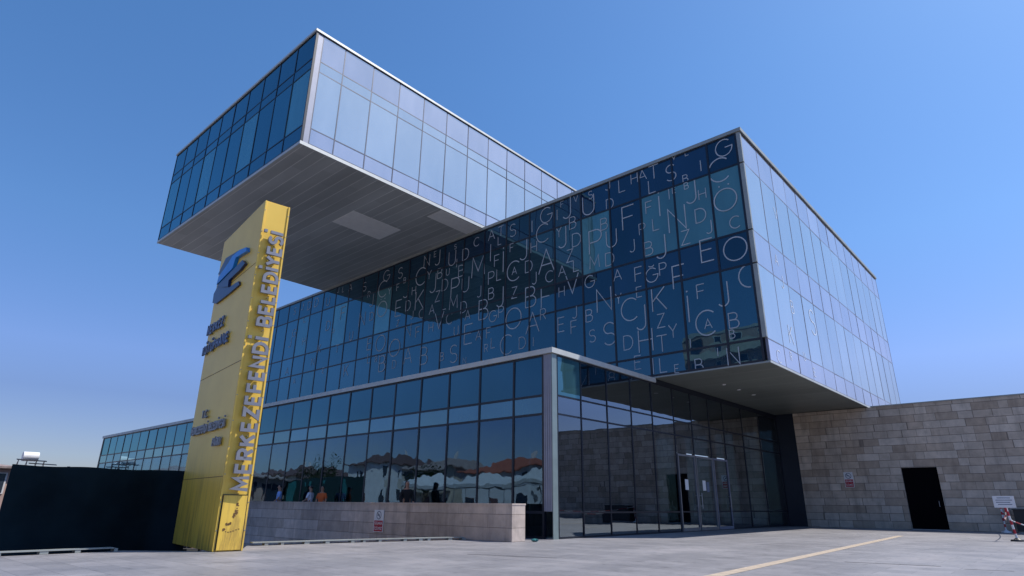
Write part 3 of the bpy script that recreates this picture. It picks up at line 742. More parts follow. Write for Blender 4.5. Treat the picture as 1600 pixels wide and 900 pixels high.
wobj('side_panel', B(XL - .3, -10.85, 34.56, 34.9, 0.0, H1 - .01), M['frame_dark'], LIB, low)
# doors
for i in range(3):
    y0, y1 = (22.80, 24.30) if i == 0 else ((24.36, 25.99) if i == 1 else (26.05, 27.5))
    bm = bmesh.new()
    t = .06
    box(bm, XL - .03, XL + .05, y0, y0 + t, .02, 2.92); box(bm, XL - .03, XL + .05, y1 - t, y1, .02, 2.92)
    box(bm, XL - .03, XL + .05, y0 + t, y1 - t, 2.84, 2.92); box(bm, XL - .03, XL + .05, y0 + t, y1 - t, .02, .14)
    d = wobj('entrance_door', bm, M['steel'] if i < 2 else M['frame_grey'], LIB)
    wobj('door_glass', B(XL - .005, XL + .012, y0 + t, y1 - t, .14, 2.84), M['glass_lobby_side'], LIB, d)
    bm = bmesh.new(); hy = y1 - .16 if i != 1 else y0 + .16
    cyl(bm, (XL + .1, hy, .85), (XL + .1, hy, 1.45), .018, n=8)
    cyl(bm, (XL + .01, hy, .95), (XL + .1, hy, .95), .012, n=8); cyl(bm, (XL + .01, hy, 1.35), (XL + .1, hy, 1.35), .012, n=8)
    wobj('door_handle', bm, M['steel'], LIB, d)
    if i < 2:
        n_ = wobj('door_notice', B(XL + .013, XL + .018, y0 + .5, y0 + .78, 1.55, 1.95), M['white'], LIB, d)
        if i == 1: wobj('door_notice', B(XL + .013, XL + .018, y0 + .85, y0 + 1.1, 1.5, 1.9), M['bluetext'], LIB, d)
# panes: the hundred largest in the picture as parts, the others as one part
PANES.sort(key=lambda p: -p[2])
for vs, key, sc in PANES[:100]:
    bm = bmesh.new(); pane_bm(bm, vs); wobj('window_pane', bm, M[key], LIB)
keys = sorted({k for _, k, _ in PANES[100:]})
bm = bmesh.new()
for vs, key, sc in PANES[100:]: pane_bm(bm, vs, keys.index(key))
o = wobj('window_panes', bm, [M[k] for k in keys], LIB); o['kind'] = 'stuff'

# ------------------------------------------------------------------ stone annex with its doorway
ANX = empty('stone_annex', (2, 37, 0))
tag(ANX, 'windowless brown stone block wall building at the right with one dark doorway', 'building')
bm = bmesh.new()
box(bm, -10.85, -6.25, YS, YS + .5, 0, H1 - .02); box(bm, -4.80, 15, YS, YS + .5, 0, H1 - .02); box(bm, -6.25, -4.80, YS, YS + .5, 2.74, H1 - .02)
box(bm, -6.75, -6.25, YS + .5, YS + 3, 0, 3.2); box(bm, -4.80, -4.30, YS + .5, YS + 3, 0, 3.2); box(bm, -6.24, -4.81, YS + .5, YS + 3, 2.75, 3.2); box(bm, 14.5, 15, YS + .5, 46, 0, H1 - .02); box(bm, -10.85, -10.35, YS + .5, 46, 0, H1 - .02); box(bm, -10.35, 14.5, 45.5, 46, 0, H1 - .02)
wobj('wall', bm, M['stone'], ANX)
wobj('roof', B(-10.3, 14.5, YS + .5, 45.5, 5.3, 5.45), M['roofing'], ANX)
wobj('coping', B(-7.05, 15.05, YS - .025, YS + .52, H1 - .02, H1 + .035), M['alu_dull'], ANX)
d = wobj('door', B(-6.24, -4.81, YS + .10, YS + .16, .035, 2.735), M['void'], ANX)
bm = bmesh.new(); cyl(bm, (-5.0, YS + .07, 1.0), (-5.0, YS + .07, 1.25), .015, n=8); wobj('door_handle', bm, M['steel'], ANX, d)
wobj('doorstep', B(-6.25, -4.8, YS + .02, YS + .5, .0, .03), M['concrete'], ANX)
# black box standing in for a dark opening at its foot
CAB = empty('meter_cabinet', (-1.6, YS - .3, 0))
tag(CAB, 'low black cabinet standing against the stone wall at the right edge', 'cabinet')
wobj('cabinet_body', B(-2.35, -.6, YS - .55, YS - .05, .06, .9), M['black'], CAB)
wobj('cabinet_top', B(-2.39, -.56, YS - .59, YS - .04, .9, .94), M['frame_dark'], CAB)
wobj('plinth', B(-2.3, -.65, YS - .5, YS - .06, 0, .06), M['concrete'], CAB)

# ------------------------------------------------------------------ low parapet
PAR = empty('parapet_wall', (-18, 13.2, 0))
tag(PAR, 'low pinkish stone parapet wall in front of the ground floor glass', 'wall')
wobj('wall', B(-58, -11.70, 12.96, 13.5, -2.5, .93), M['stone_low'], PAR)
wobj('coping', B(-58.02, -11.69, 12.945, 13.515, .93, .975), M['stone_low'], PAR)

# ------------------------------------------------------------------ fence
FEN = empty('screened_fence', (-17.1, 4.6, 0))
tag(FEN, 'long dark green cloth screen fence left of the yellow pylon', 'fence')
bm = bmesh.new()
ny, nz = 40, 24
V = []
for i in range(ny + 1):
    row = []
    for j in range(nz + 1):
        y = 2.92 + (6.5 - 2.92) * i / ny; z = -2.5 + 4.17 * j / nz
        dxx = 0.015 * math.sin(y * 7 + z * 2) + 0.02 * math.sin(z * 5 + y * 3.1) * (1 - j / nz)
        row.append(bm.verts.new((-17.1 + dxx + max(0, y - 5.9) * 0.95, y, z - 0.012 * math.sin(y * 4) * (j == nz))))  # last stretch bent away from the sun to keep the cloth unlit
    V.append(row)
for i in range(ny):
    for j in range(nz): bm.faces.new((V[i][j], V[i + 1][j], V[i + 1][j + 1], V[i][j + 1]))
wobj('screen_cloth', bm, M['mesh_cloth'], FEN, smooth=True)
for y in (2.96, 3.95, 4.95, 5.88):
    bm = bmesh.new(); cyl(bm, (-17.16, y, -2.5), (-17.16, y, 1.68), .03, n=10); wobj('post', bm, M['black'], FEN)
bm = bmesh.new(); cyl(bm, (-17.16, 2.93, 1.64), (-17.16, 5.9, 1.64), .022, n=10); wobj('rail', bm, M['black'], FEN)

# ------------------------------------------------------------------ pylon
PX, PY, PTH, PW, PD, PH, PDX, PDY = -13.38, 5.83, 0.1401, 3.33, 0.59, 7.81, 0.14, -0.16
PYL = empty('sign_pylon', (PX, PY, 0))
tag(PYL, 'tall yellow slab pylon carrying raised metal lettering, beneath the jutting glass box', 'pylon')
ea = Vector((-math.cos(PTH), math.sin(PTH), 0)); eb = Vector((math.sin(PTH), math.cos(PTH), 0)); N0 = Vector((PX, PY, 0))
def pp(u, v, z, out=0.0):
    """u along the wide face from the near corner, v along the narrow face, z height, leaning as built"""
    k = z / PH
    return N0 + ea * u + eb * v + Vector((PDX * k, PDY * k, z))
bm = bmesh.new()
lo = [pp(0, 0, 0), pp(0, PD, 0), pp(PW, PD, 0), pp(PW, 0, 0)]; hi = [pp(0, 0, PH), pp(0, PD, PH), pp(PW, PD, PH), pp(PW, 0, PH)]
a = [bm.verts.new(p) for p in lo]; b = [bm.verts.new(p) for p in hi]
bm.faces.new(a); bm.faces.new(b[::-1])
for i in range(4): bm.faces.new((a[i], b[i], b[(i + 1) % 4], a[(i + 1) % 4]))
bmesh.ops.bevel(bm, geom=bm.edges[:], offset=.012, segments=2, affect='EDGES')
wobj('pylon_body', bm, M['yellow'], PYL)
# sheet seams on the wide face, edge flanges on the narrow one
for z in (1.45, 3.9, 6.2):
    bm = bmesh.new()
    prism(bm, [pp(.02, -.001, z), pp(PW - .02, -.001, z), pp(PW - .02, -.001, z + .012), pp(.02, -.001, z + .012)], -eb * .003)
    wobj('sheet_seam', bm, M['scratch'], PYL)
bm = bmesh.new()
for v0, v1 in ((0.0, .035), (PD - .035, PD)):
    prism(bm, [pp(-.001, v0, 0.01), pp(-.001, v1, 0.01), pp(-.001, v1, PH - .01), pp(-.001, v0, PH - .01)], -ea * .02)
wobj('edge_flange', bm, M['yellow'], PYL)
bm = bmesh.new()
prism(bm, [pp(-.001, .06, .03), pp(-.001, PD - .06, .03), pp(-.001, PD - .06, 1.08), pp(-.001, .06, 1.08)], -ea * .05)
acc = wobj('access_panel', bm, M['yellow'], PYL)
bm = bmesh.new()
prism(bm, [pp(-.001, .045, 1.085), pp(-.001, PD - .045, 1.085), pp(-.001, PD - .045, 1.10), pp(-.001, .045, 1.10)], -ea * .04)
prism(bm, [pp(-.001, .042, .03), pp(-.001, .055, .03), pp(-.001, .055, 1.08), pp(-.001, .042, 1.08)], -ea * .03)
prism(bm, [pp(-.001, PD - .055, .03), pp(-.001, PD - .042, .03), pp(-.001, PD - .042, 1.08), pp(-.001, PD - .055, 1.08)], -ea * .03)
wobj('panel_gasket', bm, M['black'], PYL)
bm = bmesh.new()
rs = random.Random(5)
def blotch(cx, cz, rx, rz, n=9):
    prism(bm, [pp(-.0515, cx + rx * math.cos(t) * rs.uniform(.6, 1.2), cz + rz * math.sin(t) * rs.uniform(.6, 1.2)) for t in [2 * math.pi * i / n for i in range(n)]], -ea * .002)
for k in range(9): blotch(.15 + .035 * k * rs.uniform(.7, 1.2), .42 + .055 * k + .05 * math.sin(k * 1.7), .022 + .01 * rs.random(), .03)
for k in range(7): blotch(.14 + .05 * k, .40 - .03 * math.sin(k * .7), .02, .012)
for k in range(6): blotch(.33 + .02 * rs.random() * k, .68 + .05 * k, .015, .014)
wobj('paint_loss', bm, M['scratch'], PYL, acc)
# long vertical lettering on the narrow face: reads upwards, raised on pins
upv = (pp(0, 0, PH) - pp(0, 0, 0)).normalized()
# text x axis = upwards, text y axis (letter tops) = towards the near corner, normal = away from the face
for word_, za, zb in (('MERKEZEFENDİ', 1.16, 4.46), ('BELEDİYESİ', 4.70, 7.03)):
    tb = word_bm(word_, zb - za, .355, .07, .07)
    place_bm(tb, pp(0, .335, (za + zb) / 2) - ea * .14, upv, -eb)
    wobj('lettering', tb, M['letter_metal'], PYL)
bm = bmesh.new()
for k in range(23):
    z = 1.25 + k * 5.7 / 22
    cyl(bm, pp(0, .335, z), pp(0, .335, z) - ea * .12, .008, n=6)
wobj('letter_pins', bm, M['steel'], PYL)
for k in range(14):
    for v in (.0175, PD - .0175):
        bm = bmesh.new(); c_ = pp(-.02, v, .4 + k * .55); cyl(bm, c_, c_ - ea * .006, .011, n=8)
        wobj('rivet', bm, M['steel'], PYL)
# wide face text and emblem
def wide_text(s, u, z, width, h, name='wide_lettering', mat='letter_edge', ex=.022):
    t = word_bm(s, width, h, .2 * h, .035)
    place_bm(t, pp(u, 0, z) - eb * .06, -ea, upv)
    wobj(name, t, M[mat], PYL)
wide_text('MERKEZ', 2.55, 5.20, 1.45, .27)
wide_text('KÜTÜPHANE', 2.3, 4.68, 2.2, .27)
wide_text('T.C.', 2.1, 2.93, .5, .2, mat='letter_metal')
wide_text('MERKEZEFENDİ', 2.42, 2.58, 1.42, .2, mat='letter_metal')
wide_text('BELEDİYESİ', .97, 2.58, 1.2, .2, mat='letter_metal')
wide_text('PARKI', .78, 2.2, .6, .2, mat='letter_metal')
EM = {'A': [(3.439, 6.93), (2.876, 7.236), (1.759, 7.10), (2.075, 6.99), (2.791, 6.945), (3.2, 6.86)],
      'B': [(3.143, 6.545), (3.065, 6.749), (2.32, 6.905), (2.013, 7.007), (1.44, 7.0), (0.857, 6.89), (0.781, 6.763), (1.657, 6.861), (1.811, 6.622)],
      'C': [(3.155, 6.499), (1.067, 6.622), (0.795, 6.46), (1.152, 6.394), (2.027, 6.363), (2.006, 6.192), (2.48, 6.30)],
      'D': [(3.45, 6.364), (3.155, 6.499), (2.353, 6.40), (1.991, 6.164), (1.195, 6.12), (1.086, 6.002), (1.82, 5.98), (3.032, 5.99), (3.40, 6.10)]}
for i, (k, dep, mt_) in enumerate((('A', .03, 'emblem_navy'), ('B', .085, 'emblem_blue'), ('C', .07, 'emblem_navy'), ('D', .045, 'emblem_blue'))):
    bm = bmesh.new(); prism(bm, [pp(min(u, PW + .1) - .15, -.001 - i * .002, z - .10) for u, z in EM[k]], -eb * dep)
    wobj('emblem', bm, M[mt_ if k != 'D' else 'emblem_navy'], PYL)

# ------------------------------------------------------------------ signs
def smoke_sign(x0, x1, y, z0, z1, label, rows):
    w_ = x1 - x0; h_ = z1 - z0; cx = (x0 + x1) / 2
    T = empty('prohibition_sign', (cx, y, z0))
    tag(T, label, 'sign')
    wobj('sign_plate', B(x0, x1, y - .012, y - .001, z0, z1), M['white'], T)
    f = y - .0135
    def disc(r0, r1, cz, th=.0012, n=28):
        bm = bmesh.new()
        for i in range(n):
            a0, a1 = 2 * math.pi * i / n, 2 * math.pi * (i + 1) / n
            prism(bm, [Vector((cx + r * math.cos(a), f, cz + r * math.sin(a))) for r, a in ((r0, a0), (r1, a0), (r1, a1), (r0, a1))], (0, -th, 0))
        bmesh.ops.remove_doubles(bm, verts=bm.verts[:], dist=1e-5)
        return bm
    cz = z0 + h_ * .76; r = min(w_, h_ * .45) * .42
    ringb = disc(r * .82, r, cz)
    wobj('ring', ringb, M['bluetext'], T)
    bm = bmesh.new(); s = r * .62
    prism(bm, [Vector((cx - s - .01, f - .002, cz + s - .01)), Vector((cx - s + .01, f - .002, cz + s + .01)), Vector((cx + s + .01, f - .002, cz - s + .01)), Vector((cx + s - .01, f - .002, cz - s - .01))], (0, -.001, 0))
    box(bm, cx - r * .6, cx + r * .35, f - .0015, f, cz - .015, cz + .02)
    wobj('symbol', bm, M['bluetext'], T)
    bm = bmesh.new()
    box(bm, x0 + w_ * .06, x1 - w_ * .06, f - .001, f + .001, z0 + h_ * .03, z0 + h_ * .52)
    rp = wobj('red_panel', bm, M['red'], T)
    for i, s in enumerate(rows):
        t = text_bm(s, h_ * .17, .0008, .001)
        xs = [v.co.x for v in t.verts]; k = w_ * .78 / (max(xs) - min(xs))
        bmesh.ops.transform(t, matrix=Matrix.Diagonal((k, 1, 1, 1)), verts=t.verts[:])
        place_bm(t, (cx, f - .0025, z0 + h_ * (.39 - .23 * i)), (1, 0, 0), (0, 0, 1))
        wobj('sign_text', t, M['white'], T, rp)
smoke_sign(-17.86, -17.34, 12.945, .06, .74, 'white and red prohibition sign on the low pinkish parapet wall', ['SİGARA', 'İÇİLMEZ'])
smoke_sign(-8.80, -8.38, YS, 1.88, 2.60, 'white and red prohibition sign on the brown stone wall left of the doorway', ['SİGARA', 'İÇİLMEZ'])

# ------------------------------------------------------------------ barrier posts with notice
def barrier(x, y, h, label, tilt=(0, 0), base_mat='white', stripes='white'):
    T = empty('barrier_post', (x, y, 0))
    tag(T, label, 'barrier post')
    bm = bmesh.new(); cyl(bm, (x, y, 0.002), (x, y, .05), .19, .17, 20); cyl(bm, (x, y, .05), (x, y, .10), .11, .05, 16)
    wobj('base', bm, M[base_mat], T, smooth=False)
    n = 7
    bmw = bmesh.new()
    for k in range(n):
        z0, z1 = .09 + (h - .09) * k / n, .09 + (h - .09) * (k + 1) / n
        nf = len(bmw.faces)
        cyl(bmw, (x + tilt[0] * z0, y + tilt[1] * z0, z0), (x + tilt[0] * z1, y + tilt[1] * z1, z1), .032, n=12, cap=False)
        bmw.faces.ensure_lookup_table()
        for f_ in bmw.faces[nf:]: f_.material_index = k % 2
    bmesh.ops.remove_doubles(bmw, verts=bmw.verts[:], dist=1e-4)
    wobj('pole', bmw, [M['white'], M['red']], T)
    bm = bmesh.new(); cyl(bm, (x + tilt[0] * h, y + tilt[1] * h, h), (x + tilt[0] * h, y + tilt[1] * h, h + .05), .045, .02, 12)
    wobj('cap', bm, M['red'], T)
    return T
pa = barrier(-2.74, 34.0, .95, 'white barrier post with round white base close to the stone wall')
pb = barrier(-1.81, 25.34, 1.0, 'nearer leaning red and white barrier post on a black base, under the notice board', tilt=(-.10, 0), base_mat='black')
# notice board clipped on the nearer post
NB = empty('notice_board', (-1.9, 25.30, .90))
tag(NB, 'small pale notice board with grey lines on top of the leaning barrier post', 'sign')
wobj('board', B(-2.19, -1.64, 25.27, 25.29, .98, 1.33), M['white'], NB)
bm = bmesh.new()
for k, (u0, u1) in enumerate(((-2.08, -1.74), (-2.12, -1.70), (-2.12, -1.76), (-2.08, -1.72))): box(bm, u0, u1, 25.267, 25.269, 1.26 - k * .065, 1.28 - k * .065)
wobj('print_lines', bm, M['bluetext'], NB)
bm = bmesh.new(); cyl(bm, (-1.92, 25.31, .85), (-1.92, 25.31, 1.0), .035, n=10); wobj('clamp', bm, M['red'], NB)
# sagging chain off to the right, and one between the two posts
def chain(p, q, sag, label):
    bm1 = bmesh.new()
    p, q = Vector(p), Vector(q); n = 26
    pts = [p.lerp(q, i / n) - Vector((0, 0, sag * 4 * (i / n) * (1 - i / n))) for i in range(n + 1)]
    for i in range(n):
        nf = len(bm1.faces)
        cyl(bm1, pts[i], pts[i + 1], .016, n=8, cap=False)
        bm1.faces.ensure_lookup_table()
        for f_ in bm1.faces[nf:]: f_.material_index = (i // 2) % 2
    bmesh.ops.remove_doubles(bm1, verts=bm1.verts[:], dist=.008)
    T = empty('barrier_chain', p); tag(T, label, 'chain')
    wobj('links', bm1, [M['white'], M['red']], T)
chain((-1.88, 25.34, .62), (-.2, 24.4, .62), .22, 'red and white chain running from the leaning post out of the picture to the right')
chain((-2.70, 34.0, .86), (-1.95, 25.38, .86), .3, 'red and white chain sagging between the two barrier posts')
# small litter near the glass corner
LT = wobj_l = None
bm = bmesh.new(); bmesh.ops.create_icosphere(bm, subdivisions=2, radius=.07)
for v in bm.verts: v.co += Vector((random.uniform(-.02, .02), random.uniform(-.02, .02), random.uniform(-.02, .02)))
for v in bm.verts: v.co.z = max(v.co.z * .6, -.03); v.co.x *= 1.6
bmesh.ops.translate(bm, verts=bm.verts[:], vec=(-11.45, 13.62, .032))
o = obj('plastic_scrap', bm, M['teal']); tag(o, 'crumpled teal plastic scrap on the paving at the end of the low parapet', 'litter')

# ------------------------------------------------------------------ people behind the parapet
def skin_obj(name, joints, edges, mat, root, sub=2):
    me = bpy.data.meshes.new(name)
    me.from_pydata([j[0] for j in joints], edges, [])
    o = bpy.data.objects.new(name, me); COL.objects.link(o)
    me.skin_vertices or me.attributes
    o.modifiers.new('skin', 'SKIN')
    if not me.skin_vertices: me.skin_vertices.new()
    for i, j in enumerate(joints):
        r = j[1]; me.skin_vertices[0].data[i].radius = (r, r) if not isinstance(r, tuple) else r
    me.skin_vertices[0].data[0].use_root = True
    s = o.modifiers.new('sub', 'SUBSURF'); s.levels = sub; s.render_levels = sub
    dg = bpy.context.evaluated_depsgraph_get()
    bpy.context.view_layer.update(); dg = bpy.context.evaluated_depsgraph_get()
    m2 = bpy.data.meshes.new_from_object(o.evaluated_get(dg))
    bpy.data.objects.remove(o)
    for p in m2.polygons: p.use_smooth = True
    m2.materials.clear(); m2.materials.append(mat)
    n = bpy.data.objects.new(name, m2); COL.objects.link(n); n.parent = root
    return n
def person(x, y, h, rz, shirt, label, robe=False, armf=0.0, z=0.0, sit=False):
    T = empty('person', (x, y, z), rz); tag(T, label, 'person')
    k = h / 1.75
    def J(a, b, c): return (a * k, b * k, c * k)
    hz = .95
    if sit: hz = .45
    sh = hz + .50
    tr = [(J(0, 0, hz), (.15 * k, .11 * k)), (J(0, 0, hz + .25), (.15 * k, .105 * k)), (J(0, 0, sh - .05), (.17 * k, .11 * k)), (J(0, 0, sh + .06), .055 * k),
          (J(0, -.01, sh + .15), (.075 * k, .085 * k)), (J(0, -.02, sh + .24), (.08 * k, .098 * k)), (J(0, -.01, sh + .31), (.055 * k, .065 * k))]
    ed = [(0, 1), (1, 2), (2, 3), (3, 4), (4, 5), (5, 6)]
    arms = []
    for s in (-1, 1):
        b0 = len(tr)
        f = armf if s > 0 else armf * .4
        tr += [(J(.17 * s, 0, sh - .03), .052 * k), (J(.24 * s, -.10 * f, sh - .30), .042 * k), (J(.21 * s, -.10 * f - .24 * f - .04, sh - .52 + .25 * f), .032 * k), (J(.20 * s, -.36 * f - .05, sh - .62 + .3 * f), .028 * k)]
        ed += [(2, b0), (b0, b0 + 1), (b0 + 1, b0 + 2), (b0 + 2, b0 + 3)]
    for s in (-1, 1):
        b0 = len(tr)
        if sit: tr += [(J(.10 * s, 0, hz - .03), .085 * k), (J(.12 * s, -.42, hz), .065 * k), (J(.12 * s, -.44, .08), .042 * k), (J(.12 * s, -.58, .04), .035 * k)]
        else: tr += [(J(.09 * s, 0, hz - .12), .085 * k), (J(.10 * s, -.01, .50), .06 * k), (J(.10 * s, .01, .08), .04 * k), (J(.10 * s, -.14, .04), .035 * k)]
        ed += [(0, b0), (b0, b0 + 1), (b0 + 1, b0 + 2), (b0 + 2, b0 + 3)]
    body = skin_obj('body', tr, ed, M['skin'], T)
    # garment a little larger than the trunk and upper arms
    g = [(J(0, 0, hz - .05), (.165 * k, .125 * k)), (J(0, 0, hz + .25), (.165 * k, .122 * k)), (J(0, 0, sh - .05), (.182 * k, .125 * k)), (J(0, 0, sh + .02), .08 * k)]
    ge = [(0, 1), (1, 2), (2, 3)]
    for s in (-1, 1):
        b0 = len(g); f = armf if s > 0 else armf * .4
        g += [(J(.17 * s, 0, sh - .03), .066 * k), (J(.235 * s, -.08 * f, sh - .25), .058 * k)]
        ge += [(2, b0), (b0, b0 + 1)]
        if robe:
            g += [(J(.21 * s, -.34 * f - .04, sh - .50 + .25 * f), .05 * k)]; ge += [(b0 + 1, b0 + 2)]
    if robe:
        b0 = len(g); g += [(J(0, 0, .5), (.2 * k, .17 * k)), (J(0, 0, .05), (.24 * k, .22 * k))]; ge += [(0, b0), (b0, b0 + 1)]
    skin_obj('robe' if robe else 'shirt', g, ge, shirt, T)
    if not robe:
        g = [(J(0, 0, hz + .02), (.16 * k, .12 * k))]; ge = []
        for s in (-1, 1):
            b0 = len(g)
            if sit: g += [(J(.10 * s, 0, hz - .03), .096 * k), (J(.12 * s, -.42, hz), .077 * k), (J(.12 * s, -.44, .12), .055 * k)]
            else: g += [(J(.09 * s, 0, hz - .12), .096 * k), (J(.10 * s, -.01, .50), .073 * k), (J(.10 * s, .01, .10), .055 * k)]
            ge += [(0, b0), (b0, b0 + 1), (b0 + 1, b0 + 2)]
        skin_obj('trousers', g, ge, M['denim'], T)
    # hair or scarf, and a face
    hg = [(J(0, .015, sh + .17), (.078 * k, .075 * k)), (J(0, .012, sh + .25), (.088 * k, .098 * k)), (J(0, .005, sh + .325), (.06 * k, .07 * k))]
    he = [(0, 1), (1, 2)]
    if robe: hg += [(J(0, .03, sh + .02), (.14 * k, .10 * k))]; he += [(0, 3)]
    skin_obj('headscarf' if robe else 'hair', hg, he, shirt if robe else M['hair'], T)
    bm = bmesh.new()
    for s in (-1, 1):
        mtx = Matrix.Translation(J(.03 * s, -.105, sh + .235)); bmesh.ops.create_uvsphere(bm, u_segments=8, v_segments=6, radius=.011 * k, matrix=mtx)
    obj('eye_pair', bm, M['black'], body)
    bm = bmesh.new(); cyl(bm, J(0, -.10, sh + .225), J(0, -.13, sh + .195), .008 * k, .016 * k, 8); obj('nose', bm, M['skin'], body, smooth=True)
    return T
person(-26.65, 14.15, 1.66, R(-20), M['shirt_blue'], 'person in a light blue shirt with back turned, leftmost behind the low parapet', armf=.5)
person(-24.05, 14.15, 1.60, R(-60), M['shirt_white'], 'person in a white shirt beside the one in orange behind the low parapet', armf=.6)
person(-23.30, 14.22, 1.57, R(30), M['shirt_orange'], 'person in an orange shirt behind the low parapet', armf=.3)
person(-17.82, 14.2, 1.68, R(70), M['shirt_black'], 'person in a black robe and headscarf standing behind the low parapet', robe=True, armf=.4)
person(-17.12, 6.74, 1.7, R(200), M['shirt_white'], 'person sitting in a white shirt, almost hidden behind the yellow pylon', armf=.2, sit=True, z=-.52)
bm = bmesh.new(); box(bm, -17.45, -16.75, 6.55, 6.95, -2.5, -.14)
o = obj('concrete_ledge', bm, M['pit']); tag(o, 'dark concrete ledge in the sunken court behind the yellow pylon, used as a seat', 'ledge')

# ------------------------------------------------------------------ houses: one behind the fence, the others across the street
def house(x0, x1, y0, y1, h, rh, wall, roof, label, group=None, floors=2, hip=True, balcony=False, win=1.7, name='house', faces='xy'):
    T = empty(name, ((x0 + x1) / 2, (y0 + y1) / 2, 0)); tag(T, label, 'house' if name == 'house' else 'building', group)
    wobj('wall', B(x0, x1, y0, y1, -.05, h), M[wall], T)
    cx, cy = (x0 + x1) / 2, (y0 + y1) / 2
    if rh:
        bm = bmesh.new(); o_ = .5
        a = [bm.verts.new(p) for p in ((x0 - o_, y0 - o_, h), (x1 + o_, y0 - o_, h), (x1 + o_, y1 + o_, h), (x0 - o_, y1 + o_, h))]
        a2 = [bm.verts.new(p) for p in ((x0 - o_, y0 - o_, h + .14), (x1 + o_, y0 - o_, h + .14), (x1 + o_, y1 + o_, h + .14), (x0 - o_, y1 + o_, h + .14))]
        ins = min(x1 - x0, y1 - y0) / 2
        if x1 - x0 > y1 - y0: r1, r2 = (x0 + ins, cy, h + rh), (x1 - ins, cy, h + rh)
        else: r1, r2 = (cx, y0 + ins, h + rh), (cx, y1 - ins, h + rh)
        r1 = bm.verts.new(r1); r2 = bm.verts.new(r2)
        bm.faces.new(a)
        for i in range(4): bm.faces.new((a[i], a[(i + 1) % 4], a2[(i + 1) % 4], a2[i]))
        if x1 - x0 > y1 - y0:
            bm.faces.new((a2[0], a2[1], r2, r1)); bm.faces.new((a2[2], a2[3], r1, r2)); bm.faces.new((a2[1], a2[2], r2)); bm.faces.new((a2[3], a2[0], r1))
        else:
            bm.faces.new((a2[1], a2[2], r2, r1)); bm.faces.new((a2[3], a2[0], r1, r2)); bm.faces.new((a2[0], a2[1], r1)); bm.faces.new((a2[2], a2[3], r2))
        rf = wobj('roof', bm, M[roof], T)
        wobj('chimney', B(cx + 1, cx + 1.6, cy - .3, cy + .3, h + rh * .4, h + rh + .6), M['plaster_white'], T, rf)
    else:
        bm = bmesh.new(); ring(bm, x0, x1, y0, y1, h, h + .5, .1, .2); wobj('roof', bm, M[roof], T)
    fh = h / floors
    def win_at(face, u, z0, z1, w_=1.1):
        bm, bp = bmesh.new(), bmesh.new()
        if face == 'n':
            box(bm, u - w_ / 2 - .08, u + w_ / 2 + .08, y1 - .04, y1 + .05, z0 - .08, z1 + .08); box(bp, u - w_ / 2, u + w_ / 2, y1 - .04, y1 + .06, z0, z1)
        else:
            box(bm, x1 - .04, x1 + .05, u - w_ / 2 - .08, u + w_ / 2 + .08, z0 - .08, z1 + .08); box(bp, x1 - .04, x1 + .06, u - w_ / 2, u + w_ / 2, z0, z1)
        f = wobj('window', bm, M['shutter'] if random.random() < .4 else M['plaster_white'], T); wobj('pane', bp, M['pane'], T, f)
    for fl in range(floors):
        z0 = fl * fh + fh * .33; z1 = fl * fh + fh * .82
        if 'n' in faces or 'xy' == faces:
            n = max(2, int((x1 - x0) / (win * 2)))
            for k in range(n):
                if fl == 0 and k == n // 2: continue
                win_at('n', x0 + (x1 - x0) * (k + .5) / n, z0, z1)
            if balcony and fl:
                bm = bmesh.new(); box(bm, x0 + .6, x1 - .6, y1 + .07, y1 + 1.3, fl * fh - .1, fl * fh + .05); box(bm, x0 + .6, x1 - .6, y1 + 1.24, y1 + 1.3, fl * fh + .05, fl * fh + .95)
                wobj('balcony', bm, M['plaster'], T)
        n = max(2, int((y1 - y0) / (win * 2)))
        for k in range(n): win_at('e', y0 + (y1 - y0) * (k + .5) / n, z0, z1)
    bm = bmesh.new(); box(bm, cx - .5, cx + .5, y1 - .04, y1 + .06, 0, 2.1); wobj('door', bm, M['shutter'], T)
    return T
# visible at the far left
house(-72, -60, -3, 10.35, 3.15, 1.1, 'plaster_pink', 'tile_grey', 'pink walled low house with pale grey roof behind the dark fence at the left edge', floors=1, win=1.2)
HS = bpy.data.objects['house']
bm = bmesh.new(); box(bm, -60.05, -59.93, 8.95, 10.12, 1.35, 2.85); f_ = wobj('window', bm, M['plaster_white'], HS)
bm = bmesh.new(); box(bm, -59.94, -59.92, 9.05, 9.5, 1.42, 2.78); box(bm, -59.94, -59.92, 9.58, 10.02, 1.42, 2.78); wobj('pane', bm, M['pane'], HS, f_)
bm = bmesh.new(); box(bm, -66, -61, 10.95, 13.2, -.05, 3.05)
T = empty('outbuilding', (-63.5, 12, 0)); tag(T, 'flat roofed white outbuilding behind the fence, carrying the solar water heater', 'building')
wobj('wall', bm, M['plaster_white'], T); wobj('roof', B(-66.2, -60.8, 10.9, 13.4, 3.05, 3.3), M['concrete'], T); wobj('door', B(-61.05, -60.96, 11.5, 12.4, 0, 2.1), M['shutter'], T)
T = empty('solar_water_heater', (-61.6, 11.4, 3.3)); tag(T, 'white tank and dark panels of a solar water heater on a roof above the fence', 'water heater')
bm = bmesh.new(); cyl(bm, (-61.6, 11.0, 4.16), (-61.6, 12.0, 4.16), .36, n=24); wobj('tank', bm, M['white'], T, smooth=False)
bm = bmesh.new(); prism(bm, [Vector((-61.2, 10.6, 3.90)), Vector((-61.2, 12.5, 3.84)), Vector((-60.9, 12.5, 3.78)), Vector((-60.9, 10.6, 3.84))], (0, 0, .05)); wobj('collector', bm, M['black'], T)
bm = bmesh.new(); prism(bm, [Vector((-61.2, 11.4, 3.64)), Vector((-61.2, 13.2, 3.60)), Vector((-60.9, 13.2, 3.55)), Vector((-60.9, 11.4, 3.59))], (0, 0, .05)); wobj('collector', bm, M['black'], T)
bm = bmesh.new()
